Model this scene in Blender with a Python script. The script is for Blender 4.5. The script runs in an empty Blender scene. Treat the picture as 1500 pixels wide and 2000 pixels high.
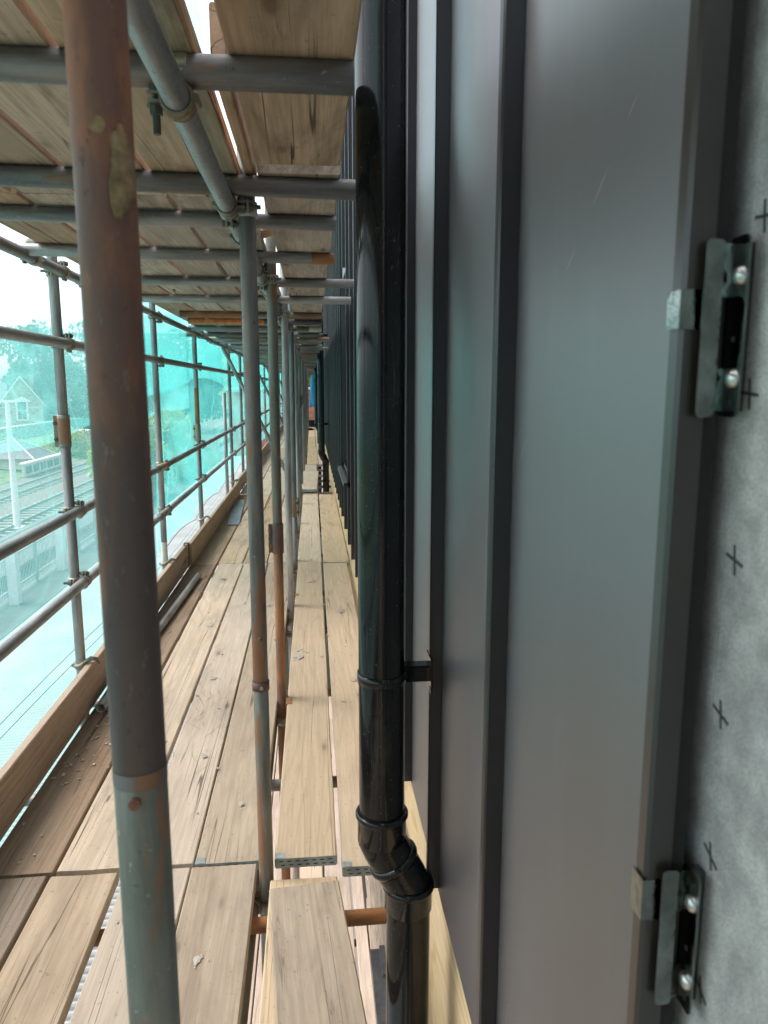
import bpy, bmesh, math, random
import numpy as np
from mathutils import Vector, Matrix
random.seed(7); rng = np.random.default_rng(7)
R = math.radians
S = bpy.context.scene
COL = S.collection
# ------------------------------------------------------------------ camera
cd = bpy.data.cameras.new('camera'); cam = bpy.data.objects.new('camera', cd); COL.objects.link(cam)
cam.location = (0, 0, 1.61)
cam.rotation_euler = (R(90 - 9.6), 0, R(-5.5))
cd.sensor_fit = 'VERTICAL'; cd.sensor_height = 36; cd.lens = 1443 / 2000 * 36
cd.clip_start = 0.02; cd.clip_end = 2000
cd.dof.use_dof = True; cd.dof.focus_distance = 3.0; cd.dof.aperture_fstop = 9.0
S.camera = cam
S.render.resolution_x = 768; S.render.resolution_y = 1024
# ------------------------------------------------------------------ world, sun, exposure
w = bpy.data.worlds.new('World'); S.world = w; w.use_nodes = True
nt = w.node_tree; bg = nt.nodes['Background']
sky = nt.nodes.new('ShaderNodeTexSky'); sky.sky_type = 'NISHITA'; sky.sun_disc = False
sky.sun_elevation = R(52); sky.sun_rotation = R(-75); sky.dust_density = 3; sky.air_density = 1.2
hs = nt.nodes.new('ShaderNodeHueSaturation'); hs.inputs['Saturation'].default_value = 0.22
nt.links.new(sky.outputs[0], hs.inputs['Color']); tm = nt.nodes.new('ShaderNodeMix'); tm.data_type = 'RGBA'; tm.blend_type = 'MULTIPLY'; tm.inputs[0].default_value = 1; tm.inputs[7].default_value = (1.04, .975, 1.03, 1)
nt.links.new(hs.outputs[0], tm.inputs[6]); nt.links.new(tm.outputs[2], bg.inputs[0])
bg.inputs[1].default_value = 0.135
sd = bpy.data.lights.new('sun', 'SUN'); sun = bpy.data.objects.new('sun', sd); COL.objects.link(sun)
sd.energy = 1.5; sd.angle = R(25); sd.color = (1, .96, .9)
az, el = R(-75), R(52)     # sun stands to the left (-X) and a little ahead
dv = Vector((math.sin(az) * math.cos(el), math.cos(az) * math.cos(el), math.sin(el)))
sun.rotation_euler = dv.to_track_quat('Z', 'Y').to_euler()
S.view_settings.view_transform = 'Standard'; S.view_settings.look = 'None'
S.view_settings.exposure = 1.52; S.view_settings.gamma = 1
try: S.view_settings.use_curve_mapping = False
except Exception: pass
S.render.engine = 'CYCLES'
S.cycles.max_bounces = 10; S.cycles.diffuse_bounces = 6; S.cycles.glossy_bounces = 4
S.cycles.transparent_max_bounces = 16; S.cycles.transmission_bounces = 6

# ------------------------------------------------------------------ material helpers
class NT:
    def __init__(s, name):
        s.m = bpy.data.materials.new(name); s.m.use_nodes = True; s.t = s.m.node_tree
        s.b = s.t.nodes['Principled BSDF']; s.out = s.t.nodes['Material Output']
        s.tc = s.t.nodes.new('ShaderNodeTexCoord'); s.oi = s.t.nodes.new('ShaderNodeObjectInfo')
        c = s.t.nodes.new('ShaderNodeCombineXYZ')
        for i, k in enumerate((31.7, 17.3, 53.1)): s.lk(s.math('MULTIPLY', s.oi.outputs['Random'], k), c.inputs[i])
        v = s.t.nodes.new('ShaderNodeVectorMath'); v.operation = 'ADD'
        s.lk(s.tc.outputs['Object'], v.inputs[0]); s.lk(c.outputs[0], v.inputs[1]); s.P = v.outputs[0]
        s.O = s.tc.outputs['Object']
    def lk(s, a, b): s.t.links.new(a, b)
    def setin(s, sock, v):
        if isinstance(v, bpy.types.NodeSocket): s.lk(v, sock)
        else: sock.default_value = v
    def math(s, op, a, b=None, c=None):
        n = s.t.nodes.new('ShaderNodeMath'); n.operation = op
        s.setin(n.inputs[0], a)
        if b is not None: s.setin(n.inputs[1], b)
        if c is not None: s.setin(n.inputs[2], c)
        return n.outputs[0]
    def mp(s, v, sc, rot=(0, 0, 0)):
        n = s.t.nodes.new('ShaderNodeMapping'); s.lk(v, n.inputs[0]); n.inputs['Scale'].default_value = sc
        n.inputs['Rotation'].default_value = rot; return n.outputs[0]
    def noise(s, v, scale=1, detail=4, rough=.55, dist=0):
        n = s.t.nodes.new('ShaderNodeTexNoise'); s.lk(v, n.inputs['Vector'])
        n.inputs['Scale'].default_value = scale; n.inputs['Detail'].default_value = detail
        n.inputs['Roughness'].default_value = rough; n.inputs['Distortion'].default_value = dist
        return n.outputs['Fac']
    def vor(s, v, scale=1, feature='F1'):
        n = s.t.nodes.new('ShaderNodeTexVoronoi'); n.feature = feature; s.lk(v, n.inputs['Vector'])
        n.inputs['Scale'].default_value = scale; return n.outputs['Distance']
    def ramp(s, f, a, b, c0=0., c1=1.):      # smooth map a..b -> c0..c1
        n = s.t.nodes.new('ShaderNodeMapRange'); n.interpolation_type = 'SMOOTHSTEP'
        s.lk(f, n.inputs[0]); n.inputs[1].default_value = a; n.inputs[2].default_value = b
        n.inputs[3].default_value = c0; n.inputs[4].default_value = c1; return n.outputs[0]
    def mix(s, f, a, b, mode='MIX'):
        n = s.t.nodes.new('ShaderNodeMix'); n.data_type = 'RGBA'; n.blend_type = mode
        s.setin(n.inputs[0], f)
        for k, v in ((6, a), (7, b)):
            if isinstance(v, bpy.types.NodeSocket): s.lk(v, n.inputs[k])
            else: n.inputs[k].default_value = (*v, 1)
        return n.outputs[2]
    def fin(s, col=None, rough=None, metal=None, h=None, bs=.3, bd=.01, spec=None, ior=None):
        B = s.b
        if ior: B.inputs['IOR'].default_value = ior; B.inputs['Specular Tint'].default_value = (.96, .945, 1.0, 1)
        if col is not None:
            if isinstance(col, tuple): B.inputs['Base Color'].default_value = (*col, 1)
            else: s.lk(col, B.inputs['Base Color'])
        if rough is not None: s.setin(B.inputs['Roughness'], rough)
        if metal is not None: s.setin(B.inputs['Metallic'], metal)
        if spec is not None: s.setin(B.inputs['Specular IOR Level'], spec)
        if h is not None:
            n = s.t.nodes.new('ShaderNodeBump'); n.inputs['Strength'].default_value = bs; n.inputs['Distance'].default_value = bd
            s.lk(h, n.inputs['Height']); s.lk(n.outputs[0], B.inputs['Normal'])
        return s.m

def wood(name, light, dark, stain=(.2, .11, .05), stain_amt=.3, crack=1., grey=.3, dusty=1., grime=.0):
    n = NT(name)
    fib = n.noise(n.mp(n.P, (85, 2.2, 85)), 1, 6, .65)
    fib2 = n.noise(n.mp(n.P, (260, 7, 260)), 1, 3, .6)
    warp = n.noise(n.mp(n.P, (5, .45, 5)), 1, 2, .4)
    ring = n.math('SINE', n.math('MULTIPLY', warp, 70.))
    ringm = n.ramp(ring, .45, 1., 0, 1)
    kd = n.vor(n.mp(n.P, (6.5, 2.3, 6.5)), 1)
    knot = n.ramp(kd, .04, .12, 1, 0)
    halo = n.ramp(kd, .10, .27, 1, 0)
    c1 = n.math('ABSOLUTE', n.math('SUBTRACT', n.noise(n.mp(n.P, (10, .16, 10)), 1, 3, .45), .5))
    cm = n.ramp(n.noise(n.mp(n.P, (3, .7, 3)), 1, 2), .44, .52)
    ck = n.math('MULTIPLY', n.ramp(c1, .001, .0042, 1, 0), cm)
    ck2 = n.math('MULTIPLY', n.ramp(n.math('ABSOLUTE', n.math('SUBTRACT', n.noise(n.mp(n.P, (26, .8, 26)), 1, 3, .5), .5)), .001, .006, 1, 0),
                 n.ramp(n.noise(n.mp(n.P, (7, 1.7, 7)), 1, 2), .54, .62))
    scr = n.math('MULTIPLY', n.ramp(n.math('ABSOLUTE', n.math('SUBTRACT', n.noise(n.mp(n.P, (5, 30, 5), (0, 0, .5)), 1, 4, .7), .5)), .001, .006, 1, 0),
                 n.ramp(n.noise(n.mp(n.P, (6, 6, 6)), 1, 2), .6, .66))
    blot = n.noise(n.mp(n.P, (5, 1.6, 5)), 1, 5, .6)
    c = n.mix(n.ramp(fib, .3, .72), dark, light)
    c = n.mix(n.math('MULTIPLY', n.ramp(fib2, .5, .75), .35), c, tuple(x * .55 for x in dark))
    c = n.mix(n.math('MULTIPLY', ringm, .28), c, tuple(x * .7 for x in dark))
    c = n.mix(n.math('MULTIPLY', n.ramp(blot, .45, .7), grey), c, (.27, .235, .195))
    c = n.mix(n.math('MULTIPLY', n.ramp(n.noise(n.mp(n.P, (2.2, .8, 2.2)), 1, 4), .5, .72), stain_amt), c, stain)
    c = n.mix(n.math('MULTIPLY', halo, .28), c, tuple(x * .55 for x in dark))
    c = n.mix(n.math('MULTIPLY', knot, .75), c, (.1, .055, .03))
    c = n.mix(n.math('MULTIPLY', n.math('MAXIMUM', ck, n.math('MULTIPLY', ck2, .4)), .9 * crack), c, (.025, .018, .012))
    c = n.mix(n.math('MULTIPLY', scr, .5), c, tuple(x * .35 for x in dark))
    spl = n.ramp(n.vor(n.mp(n.P, (14, 11, 14)), 1), .03, .07, 1, 0)
    splm = n.ramp(n.noise(n.mp(n.P, (1.6, 1.1, 1.6)), 1, 2), .55, .62)
    c = n.mix(n.math('MULTIPLY', n.math('MULTIPLY', spl, splm), .6), c, (.5, .47, .42))
    dust = n.noise(n.mp(n.P, (7, 3, 7)), 1, 6, .7)
    c = n.mix(n.ramp(dust, .3, .7, .04, .04 + .34 * dusty), c, tuple(.55 * x + .45 * y for x, y in zip(light, (.46, .39, .31))))
    sp2 = n.ramp(n.noise(n.mp(n.P, (70, 50, 70)), 1, 3, .6), .64, .7); c = n.mix(n.math('MULTIPLY', sp2, .45), c, tuple(x * .45 for x in dark))
    if grime: c = n.mix(n.ramp(n.noise(n.mp(n.P, (6, 1.3, 6)), 1, 6, .68, .5), .48, .68, 0, grime), c, (.1, .06, .035))
    hsv = n.t.nodes.new('ShaderNodeHueSaturation'); n.lk(c, hsv.inputs['Color'])
    n.lk(n.ramp(n.oi.outputs['Random'], 0, 1, .84, 1.12), hsv.inputs['Value'])
    n.lk(n.ramp(n.math('FRACT', n.math('MULTIPLY', n.oi.outputs['Random'], 7.13)), 0, 1, .75, 1.15), hsv.inputs['Saturation'])
    h = n.math('SUBTRACT', n.math('ADD', n.math('MULTIPLY', fib, .35), n.math('MULTIPLY', fib2, .12)), n.math('ADD', ck, n.math('MULTIPLY', ck2, .6)))
    return n.fin(hsv.outputs[0], .78, 0, h, .5, .0035, .25)

def galv(name, base=(.29, .28, .275), spread=.5, rust=0., rough=.45):
    n = NT(name)
    a = n.noise(n.mp(n.P, (22, 22, 3)), 1, 6, .6)
    b = n.noise(n.mp(n.P, (60, 60, 60)), 1, 4, .7)
    e = n.noise(n.mp(n.P, (9, 9, 1.4)), 1, 4, .6)
    c = n.mix(n.ramp(a, .3, .7), tuple(x * .62 for x in base), tuple(min(1, x * 1.35) for x in base))
    c = n.mix(n.math('MULTIPLY', n.ramp(e, .5, .75), .6), c, (.13, .125, .105))
    c = n.mix(n.math('MULTIPLY', n.ramp(b, .62, .7), .5), c, (.42, .41, .38))
    c = n.mix(n.math('MULTIPLY', n.ramp(b, .36, .29), .6), c, (.05, .045, .04))
    rm = n.ramp(n.noise(n.mp(n.P, (14, 14, 2.5)), 1, 5, .65), .66 - .22 * rust, .74 - .22 * rust)
    c = n.mix(n.math('MULTIPLY', rm, .85), c, (.26, .11, .045))
    hsv = n.t.nodes.new('ShaderNodeHueSaturation'); n.lk(c, hsv.inputs['Color'])
    n.lk(n.ramp(n.oi.outputs['Random'], 0, 1, 1 - spread * .5, 1 + spread * .5), hsv.inputs['Value'])
    r = n.math('ADD', n.ramp(b, .3, .7, -.08, .15), rough)
    return n.fin(hsv.outputs[0], r, n.math('MULTIPLY', n.math('SUBTRACT', 1., rm), .45), b, .18, .002)

def rusty(name, c0=(.10, .058, .048), c1=(.24, .105, .055), c2=(.06, .05, .055), rough=.55):
    n = NT(name)
    a = n.noise(n.mp(n.P, (16, 16, 5)), 1, 7, .62); b = n.noise(n.mp(n.P, (9, 9, 2.6)), 1, 4, .6)
    f = n.noise(n.mp(n.P, (90, 90, 45)), 1, 6, .75)
    c = n.mix(n.ramp(a, .4, .62), c0, c1); c = n.mix(n.ramp(b, .42, .62), c, c2)
    c = n.mix(n.math('MULTIPLY', n.ramp(f, .58, .7), .45), c, (.3, .24, .2))
    c = n.mix(n.math('MULTIPLY', n.ramp(f, .42, .32), .6), c, (.035, .025, .022))
    return n.fin(c, n.ramp(a, .3, .7, rough - .12, rough + .15), .25, f, .3, .0018)

def plain(name, col, rough=.6, metal=0., var=.15, sc=8., bs=.1, spec=.5, ior=None):
    n = NT(name)
    a = n.noise(n.mp(n.P, (sc,) * 3), 1, 5, .6)
    c = n.mix(n.ramp(a, .3, .7), tuple(x * (1 - var) for x in col), tuple(min(1, x * (1 + var)) for x in col))
    return n.fin(c, rough, metal, a, bs, .003, spec, ior)

M = {}
M['deck'] = wood('weathered_deck_wood', (.57, .46, .345), (.44, .345, .25), (.35, .245, .165), .3, .9, .3, .9, .22)
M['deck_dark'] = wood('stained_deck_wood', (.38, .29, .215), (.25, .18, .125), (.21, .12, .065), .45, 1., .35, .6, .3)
M['deck_pale'] = wood('newer_deck_wood', (.66, .51, .35), (.52, .39, .26), (.45, .3, .18), .25, .6, .12)
M['deck_worn'] = wood('worn_grey_deck_wood', (.58, .43, .27), (.43, .305, .185), (.34, .22, .12), .3, 1.3, .3, .7, .3)
M['ceil'] = wood('soffit_board_wood', (.6, .43, .315), (.42, .29, .2), (.3, .17, .105), .45, 1.4, .35, .4, .55)
M['toe'] = wood('toe_board_wood', (.4, .29, .2), (.27, .185, .125), (.2, .12, .08), .4, 1., .3)
M['galv'] = galv('galvanised_tube')
M['galvd'] = galv('dark_galvanised_tube', (.19, .183, .18), .5, .25)
M['galvg'] = galv('greenish_galvanised_tube', (.185, .19, .165), .3, .36)
M['galvr'] = galv('half_rusted_tube', (.25, .25, .22), .3, .65)
M['galvb'] = galv('brown_stained_tube', (.175, .17, .165), .2, .45, .5)
M['rust'] = rusty('brown_rusted_tube', (.155, .08, .064), (.34, .14, .075), (.095, .072, .07))
M['rusto'] = rusty('orange_rusted_tube', (.33, .15, .065), (.42, .2, .09), (.2, .11, .07), .7)
M['fit'] = galv('coupler_steel', (.3, .28, .22), .6, .3, .5)
M['fitd'] = galv('dark_coupler_steel', (.12, .12, .115), .4, .5, .5)
M['rustpatch'] = galv('rust_patched_steel', (.24, .22, .2), .2, .85, .6)
M['orange'] = plain('orange_paint', (.62, .2, .07), .6, 0, .3, 25)
M['band'] = plain('galvanised_band', (.36, .4, .39), .45, .4, .25, 20)
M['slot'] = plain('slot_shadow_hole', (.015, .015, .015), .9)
def cladding():
    n = NT('grey_coated_metal')
    a = n.noise(n.mp(n.tc.outputs['Generated'], (3, 2.5, 1.5)), 1, 2, .4)
    f = n.noise(n.mp(n.O, (150, 150, 150)), 1, 2)
    s1 = n.math('MULTIPLY', n.ramp(n.math('ABSOLUTE', n.math('SUBTRACT', n.noise(n.mp(n.P, (3, 9, 1.2), (.25, 0, 0)), 1, 2, .4), .5)), .0006, .0022, 1, 0),
                n.ramp(n.noise(n.mp(n.P, (5, 5, 5)), 1, 1), .62, .66))
    w_ = n.noise(n.mp(n.P, (1.5, 2.2, .9)), 1, 2)
    c = n.mix(n.ramp(w_, .3, .7), (.058, .052, .056), (.070, .064, .068))
    c = n.mix(n.math('MULTIPLY', s1, .5), c, (.3, .31, .31)); du = n.noise(n.mp(n.P, (3, 7, 1.2)), 1, 6, .7); c = n.mix(n.ramp(du, .5, .8, 0, .35), c, (.13, .13, .12))
    h = n.math('ADD', w_, n.math('MULTIPLY', f, .004))
    return n.fin(c, n.ramp(w_, .3, .7, .38, .44), 0, h, .2, .006, .5, 2.7)
M['clad'] = cladding()
M['clad_edge'] = plain('grey_coated_metal_edge', (.04, .04, .043), .4, 0, .05, 6, .02, .5, 1.7)
M['seam'] = plain('shade_toned_seam', (.018, .018, .019), .3, 0, .06, 5, .03, .5, 1.65)  # panel coat darkened to hold the dark reflection on the seam sides
M['nearseam'] = plain('shade_toned_near_seam', (.026, .023, .019), .3, 0, .05, 5, .02, .5, 1.7)  # same coat, darkened and browned for the shaded face of the near seam
def pipe_m():
    n = NT('black_gloss_plastic')
    f = n.noise(n.mp(n.P, (90, 90, 3)), 1, 3, .6)
    s = n.ramp(n.noise(n.mp(n.P, (140, 140, 5), (0, .1, 0)), 1, 3, .6), .66, .72)
    c = n.mix(n.math('MULTIPLY', s, .35), (.006, .007, .008), (.08, .09, .09))
    dd = n.ramp(n.noise(n.mp(n.P, (160, 160, 120)), 1, 3, .6), .66, .72); c = n.mix(n.math('MULTIPLY', dd, .3), c, (.2, .2, .19)); c = n.mix(n.ramp(n.noise(n.mp(n.P, (12, 12, 4)), 1, 5, .7), .5, .8, 0, .12), c, (.16, .15, .13))
    return n.fin(c, n.math('ADD', n.ramp(f, .3, .8, .07, .2), n.math('MULTIPLY', dd, .3)), 0, n.noise(n.mp(n.O, (10, 10, 1.5)), 1, 2), .06, .004, .38)
M['pipe'] = pipe_m()
def membrane():
    n = NT('grey_membrane')
    a = n.noise(n.mp(n.O, (30, 30, 30)), 1, 6, .6); f = n.noise(n.mp(n.O, (500, 500, 500)), 1, 2)
    b = n.noise(n.mp(n.O, (8, 8, 6)), 1, 3)
    c = n.mix(n.ramp(a, .3, .7), (.36, .355, .355), (.6, .595, .595)); c = n.mix(n.math('MULTIPLY', n.ramp(b, .4, .7), .3), c, (.3, .3, .31))
    c = n.mix(n.math('MULTIPLY', n.ramp(f, .42, .62), .4), c, (.17, .17, .17))
    return n.fin(c, .75, 0, n.math('ADD', a, n.math('MULTIPLY', f, .3)), .3, .002, .3)
M['membrane'] = membrane()
M['ink'] = plain('dark_print', (.05, .05, .055), .8)
M['zinc'] = plain('bright_zinc_plate', (.21, .235, .225), .1, 1., .3, 28, .8)
M['zincb'] = plain('bright_zinc_screw', (.55, .56, .55), .25, .95, .1, 60, .1)
def net(name, col, op, tr=.8, k=1.):
    n = NT(name)
    t = n.t; t.nodes.remove(n.b)
    a = t.nodes.new('ShaderNodeBsdfTransparent'); d = t.nodes.new('ShaderNodeBsdfDiffuse'); l = t.nodes.new('ShaderNodeBsdfTranslucent')
    for q in (d, l): q.inputs['Color'].default_value = (*col, 1)
    m1 = t.nodes.new('ShaderNodeMixShader'); m1.inputs[0].default_value = tr; n.lk(d.outputs[0], m1.inputs[1]); n.lk(l.outputs[0], m1.inputs[2])
    fold = n.noise(n.mp(n.O, (1, .35, 1.6), (.5, 0, 0)), 1, 4, .6, .6)
    fine = n.noise(n.mp(n.O, (1, 24, 150)), 1, 2)
    crease = n.math('MULTIPLY', n.ramp(n.math('ABSOLUTE', n.math('SUBTRACT', n.noise(n.mp(n.O, (1, .5, .8), (.9, 0, 0)), 1, 2, .4, 1.), .5)), .0, .02, 1, 0), .22)
    o = n.math('ADD', n.math('ADD', n.ramp(fold, .3, .7, op - .09 * k, op + .1 * k), n.ramp(fine, .3, .7, -.06 * k, .06 * k)), n.math('MULTIPLY', crease, .6 * k))
    m2 = t.nodes.new('ShaderNodeMixShader'); n.lk(o, m2.inputs[0]); n.lk(a.outputs[0], m2.inputs[1]); n.lk(m1.outputs[0], m2.inputs[2])
    n.lk(m2.outputs[0], n.out.inputs[0]); return n.m
M['net'] = net('turquoise_debris_netting', (.14, .66, .63), .47)
M['netlow'] = net('pale_debris_netting', (.2, .64, .61), .29, .8, .6)
M['netnear'] = net('near_turquoise_netting', (.24, .68, .655), .41, .8, .8)
M['cord'] = plain('green_cord', (.1, .33, .3), .8)
def roofsheet():
    n = NT('pale_corrugated_sheet')
    b = n.noise(n.mp(n.O, (1.2, 1.2, 1.2)), 1, 5); sp = n.ramp(n.vor(n.mp(n.O, (3.2, 8, 3)), 1), .05, .09, 1, 0)
    c = n.mix(n.ramp(b, .3, .7), (.2, .235, .23), (.27, .3, .295)); c = n.mix(n.math('MULTIPLY', sp, .7), c, (.12, .13, .1))
    sy = n.t.nodes.new('ShaderNodeSeparateXYZ'); n.lk(n.O, sy.inputs[0]); trough_shade = n.ramp(n.math('SINE', n.math('MULTIPLY', sy.outputs[1], 2 * math.pi / .076)), -.9, .3, .7, 0); c = n.mix(trough_shade, c, (.02, .025, .023))  # troughs darkened in the colour, standing in for shading between corrugations
    return n.fin(c, .5, 0, None)
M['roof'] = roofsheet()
M['ground'] = plain('rough_ground', (.1, .11, .075), .95, 0, .4, .35)
M['tarmac'] = plain('pale_platform_paving', (.12, .13, .125), .9, 0, .15, .8)
M['ballast'] = plain('track_ballast', (.13, .105, .09), .95, 0, .5, 6, .6)
M['grass'] = plain('wild_grass', (.1, .14, .04), .9, 0, .5, 1.2)
M['rail'] = plain('steel_rail', (.3, .29, .28), .4, .6)
M['sleeper'] = plain('concrete_sleeper', (.3, .28, .25), .9)
M['white'] = plain('white_paint', (.75, .76, .76), .5, 0, .05)
M['fence'] = plain('galvanised_palisade', (.42, .46, .47), .5, .2, .1)
M['yellow'] = plain('yellow_line_paint', (.7, .6, .2), .7)
M['cab'] = plain('grey_cabinet', (.45, .46, .47), .6, 0, .08)
M['brick'] = plain('buff_brick', (.33, .28, .21), .9, 0, .35, 5, .3)
M['brickr'] = plain('red_brick', (.33, .15, .1), .9, 0, .3, 3)
M['mortar'] = plain('mortar', (.36, .33, .29), .95, 0, .15, 20)
M['slate'] = plain('slate_roof', (.14, .15, .17), .7, 0, .2, 2)
M['pane'] = plain('dark_window_glass', (.03, .04, .045), .08, 0, .1)
M['stone'] = plain('pale_stone_trim', (.6, .57, .5), .8)
M['tarp'] = plain('blue_tarpaulin', (.02, .38, .85), .45, 0, .2, 2, .4)
M['lead'] = plain('grey_flashing', (.17, .185, .205), .42, .3, .3, 9, .1)
M['bark'] = plain('bark', (.08, .06, .045), .9)
M['foam'] = plain('dried_grout', (.21, .15, .08), .85, 0, .45, 60, .8)
M['mud'] = plain('mortar_crumbs', (.42, .38, .33), .95)
def leafm(name, a, b):
    n = NT(name); g = n.t.nodes.new('ShaderNodeNewGeometry')
    c = n.mix(g.outputs['Random Per Island'], a, b)
    n.fin(c, .6, 0, None)
    t = n.t; tr = t.nodes.new('ShaderNodeBsdfTranslucent'); n.lk(c, tr.inputs[0])
    mx = t.nodes.new('ShaderNodeMixShader'); mx.inputs[0].default_value = .3
    n.lk(n.b.outputs[0], mx.inputs[1]); n.lk(tr.outputs[0], mx.inputs[2]); n.lk(mx.outputs[0], n.out.inputs[0]); return n.m
M['leaf'] = leafm('tree_leaves', (.02, .05, .016), (.05, .095, .03))
M['leafb'] = leafm('yellow_green_leaves', (.2, .28, .05), (.34, .4, .08))
def plym():
    n = NT('plywood')
    warp = n.noise(n.mp(n.O, (1, .9, 3.2)), 1, 2, .4)
    ring = n.ramp(n.math('SINE', n.math('MULTIPLY', warp, 70.)), .3, 1.)
    f = n.noise(n.mp(n.O, (1, 6, 160)), 1, 4)
    c = n.mix(n.ramp(f, .3, .7), (.55, .4, .22), (.7, .54, .33)); c = n.mix(n.math('MULTIPLY', ring, .45), c, (.42, .27, .11))
    return n.fin(c, .75, 0, f, .2, .002)
M['ply'] = plym()

# ------------------------------------------------------------------ mesh helpers
class MB:
    def __init__(s): s.v = []; s.f = []; s.mi = []; s.sm = []
    def add(s, vs, fs, mi=0, smooth=False):
        o = len(s.v); s.v += [tuple(v) for v in vs]; s.f += [tuple(i + o for i in f) for f in fs]
        s.mi += [mi] * len(fs); s.sm += [smooth] * len(fs); return s
    def box(s, a, b, mi=0, mat=None):
        (x0, y0, z0), (x1, y1, z1) = a, b
        vs = [Vector(p) for p in ((x0, y0, z0), (x1, y0, z0), (x1, y1, z0), (x0, y1, z0), (x0, y0, z1), (x1, y0, z1), (x1, y1, z1), (x0, y1, z1))]
        if mat: vs = [mat @ p for p in vs]
        return s.add(vs, [(0, 3, 2, 1), (4, 5, 6, 7), (0, 1, 5, 4), (1, 2, 6, 5), (2, 3, 7, 6), (3, 0, 4, 7)], mi)
    def cyl(s, p0, p1, r0, r1=None, n=16, cap=True, mi=0, smooth=True):
        p0, p1 = Vector(p0), Vector(p1); r1 = r0 if r1 is None else r1
        q = (p1 - p0).to_track_quat('Z', 'Y'); vs = []
        for p, r in ((p0, r0), (p1, r1)):
            for k in range(n):
                t = 2 * math.pi * k / n; vs.append(p + q @ Vector((r * math.cos(t), r * math.sin(t), 0)))
        s.add(vs, [(k, (k + 1) % n, n + (k + 1) % n, n + k) for k in range(n)], mi, smooth)
        if cap: s.add(vs, [tuple(range(n - 1, -1, -1)), tuple(range(n, 2 * n))], mi)
        return s
    def lathe(s, prof, n=32, mi=0, mat=None, closed=False):
        vs = []
        for r, z in prof:
            for k in range(n):
                t = 2 * math.pi * k / n; p = Vector((r * math.cos(t), r * math.sin(t), z)); vs.append(mat @ p if mat else p)
        m = len(prof); fs = []
        for i in range(m if closed else m - 1):
            j = (i + 1) % m
            for k in range(n): fs.append((i * n + k, i * n + (k + 1) % n, j * n + (k + 1) % n, j * n + k))
        return s.add(vs, fs, mi, True)
    def sweep(s, pts, r, n=24, mi=0, cap=True):
        pts = [Vector(p) for p in pts]; vs = []; prev = None
        for i, p in enumerate(pts):
            d = (pts[min(i + 1, len(pts) - 1)] - pts[max(i - 1, 0)]).normalized()
            if prev is None: x = d.orthogonal().normalized()
            else: x = (prev - d * prev.dot(d)).normalized()
            prev = x; y = d.cross(x); rr = r[i] if isinstance(r, (list, tuple)) else r
            for k in range(n):
                t = 2 * math.pi * k / n; vs.append(p + x * rr * math.cos(t) + y * rr * math.sin(t))
        m = len(pts)
        s.add(vs, [(i * n + k, i * n + (k + 1) % n, (i + 1) * n + (k + 1) % n, (i + 1) * n + k) for i in range(m - 1) for k in range(n)], mi, True)
        if cap: s.add(vs, [tuple(range(n - 1, -1, -1)), tuple(range((m - 1) * n, m * n))], mi)
        return s
    def mesh(s, name, mats):
        me = bpy.data.meshes.new(name); me.from_pydata(s.v, [], s.f)
        for m in (mats if isinstance(mats, (list, tuple)) else [mats]): me.materials.append(M[m] if isinstance(m, str) else m)
        me.polygons.foreach_set('material_index', s.mi); me.polygons.foreach_set('use_smooth', s.sm); me.update(); return me
    def ob(s, name, mats, parent=None, loc=(0, 0, 0), **k): return link(name, s.mesh(name, mats), parent, loc, **k)
def link(name, me, parent=None, loc=(0, 0, 0), label=None, cat=None, group=None, kind=None, rot=None):
    o = bpy.data.objects.new(name, me); COL.objects.link(o); o.location = loc
    if rot is not None: o.rotation_euler = rot
    if parent: o.parent = parent
    if label: o['label'] = label
    if cat: o['category'] = cat
    if group: o['group'] = group
    if kind: o['kind'] = kind
    return o
ORD = 'nearest second third fourth fifth sixth seventh eighth ninth tenth eleventh twelfth thirteenth fourteenth fifteenth sixteenth seventeenth eighteenth nineteenth twentieth'.split()
def ordw(i):
    if i < 20: return ORD[i]
    t = {2: 'twenty', 3: 'thirty', 4: 'forty', 5: 'fifty'}[(i + 1) // 10]; u = (i + 1) % 10
    return t.replace('ty', 'tieth') if u == 0 else t + '-' + ['', 'first', 'second', 'third', 'fourth', 'fifth', 'sixth', 'seventh', 'eighth', 'ninth'][u]
def track(p0, p1):
    return (Vector(p1) - Vector(p0)).to_track_quat('Z', 'Y').to_matrix().to_4x4()
TR = .02415
def tube_mesh(L, r=TR, n=24, hollow=True, mat='galv'):
    b = MB()
    if hollow:
        ri = r - .004
        b.lathe([(ri, .35 if L > 1 else L * .5), (ri, 0), (r - .0008, 0), (r, .0012), (r, L - .0012), (r - .0008, L), (ri, L), (ri, L - .35 if L > 1 else L * .5)], n)
    else: b.cyl((0, 0, 0), (0, 0, L), r, n=n)
    return b.mesh('tube', mat)
def tube(name, p0, p1, mat, parent=None, r=TR, n=24, hollow=True, **k):
    p0, p1 = Vector(p0), Vector(p1); L = (p1 - p0).length
    o = link(name, tube_mesh(L, r, n, hollow, mat), parent, **k)
    o.matrix_local = Matrix.Translation(p0) @ track(p0, p1)
    return o
def paint(parent, z0, z1, mat='orange', name='painted_end', r=TR, label=None):
    b = MB(); b.cyl((0, 0, z0), (0, 0, z1), r + .0004, n=24, cap=False); return b.ob(name, mat, parent, label=label)

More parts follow.
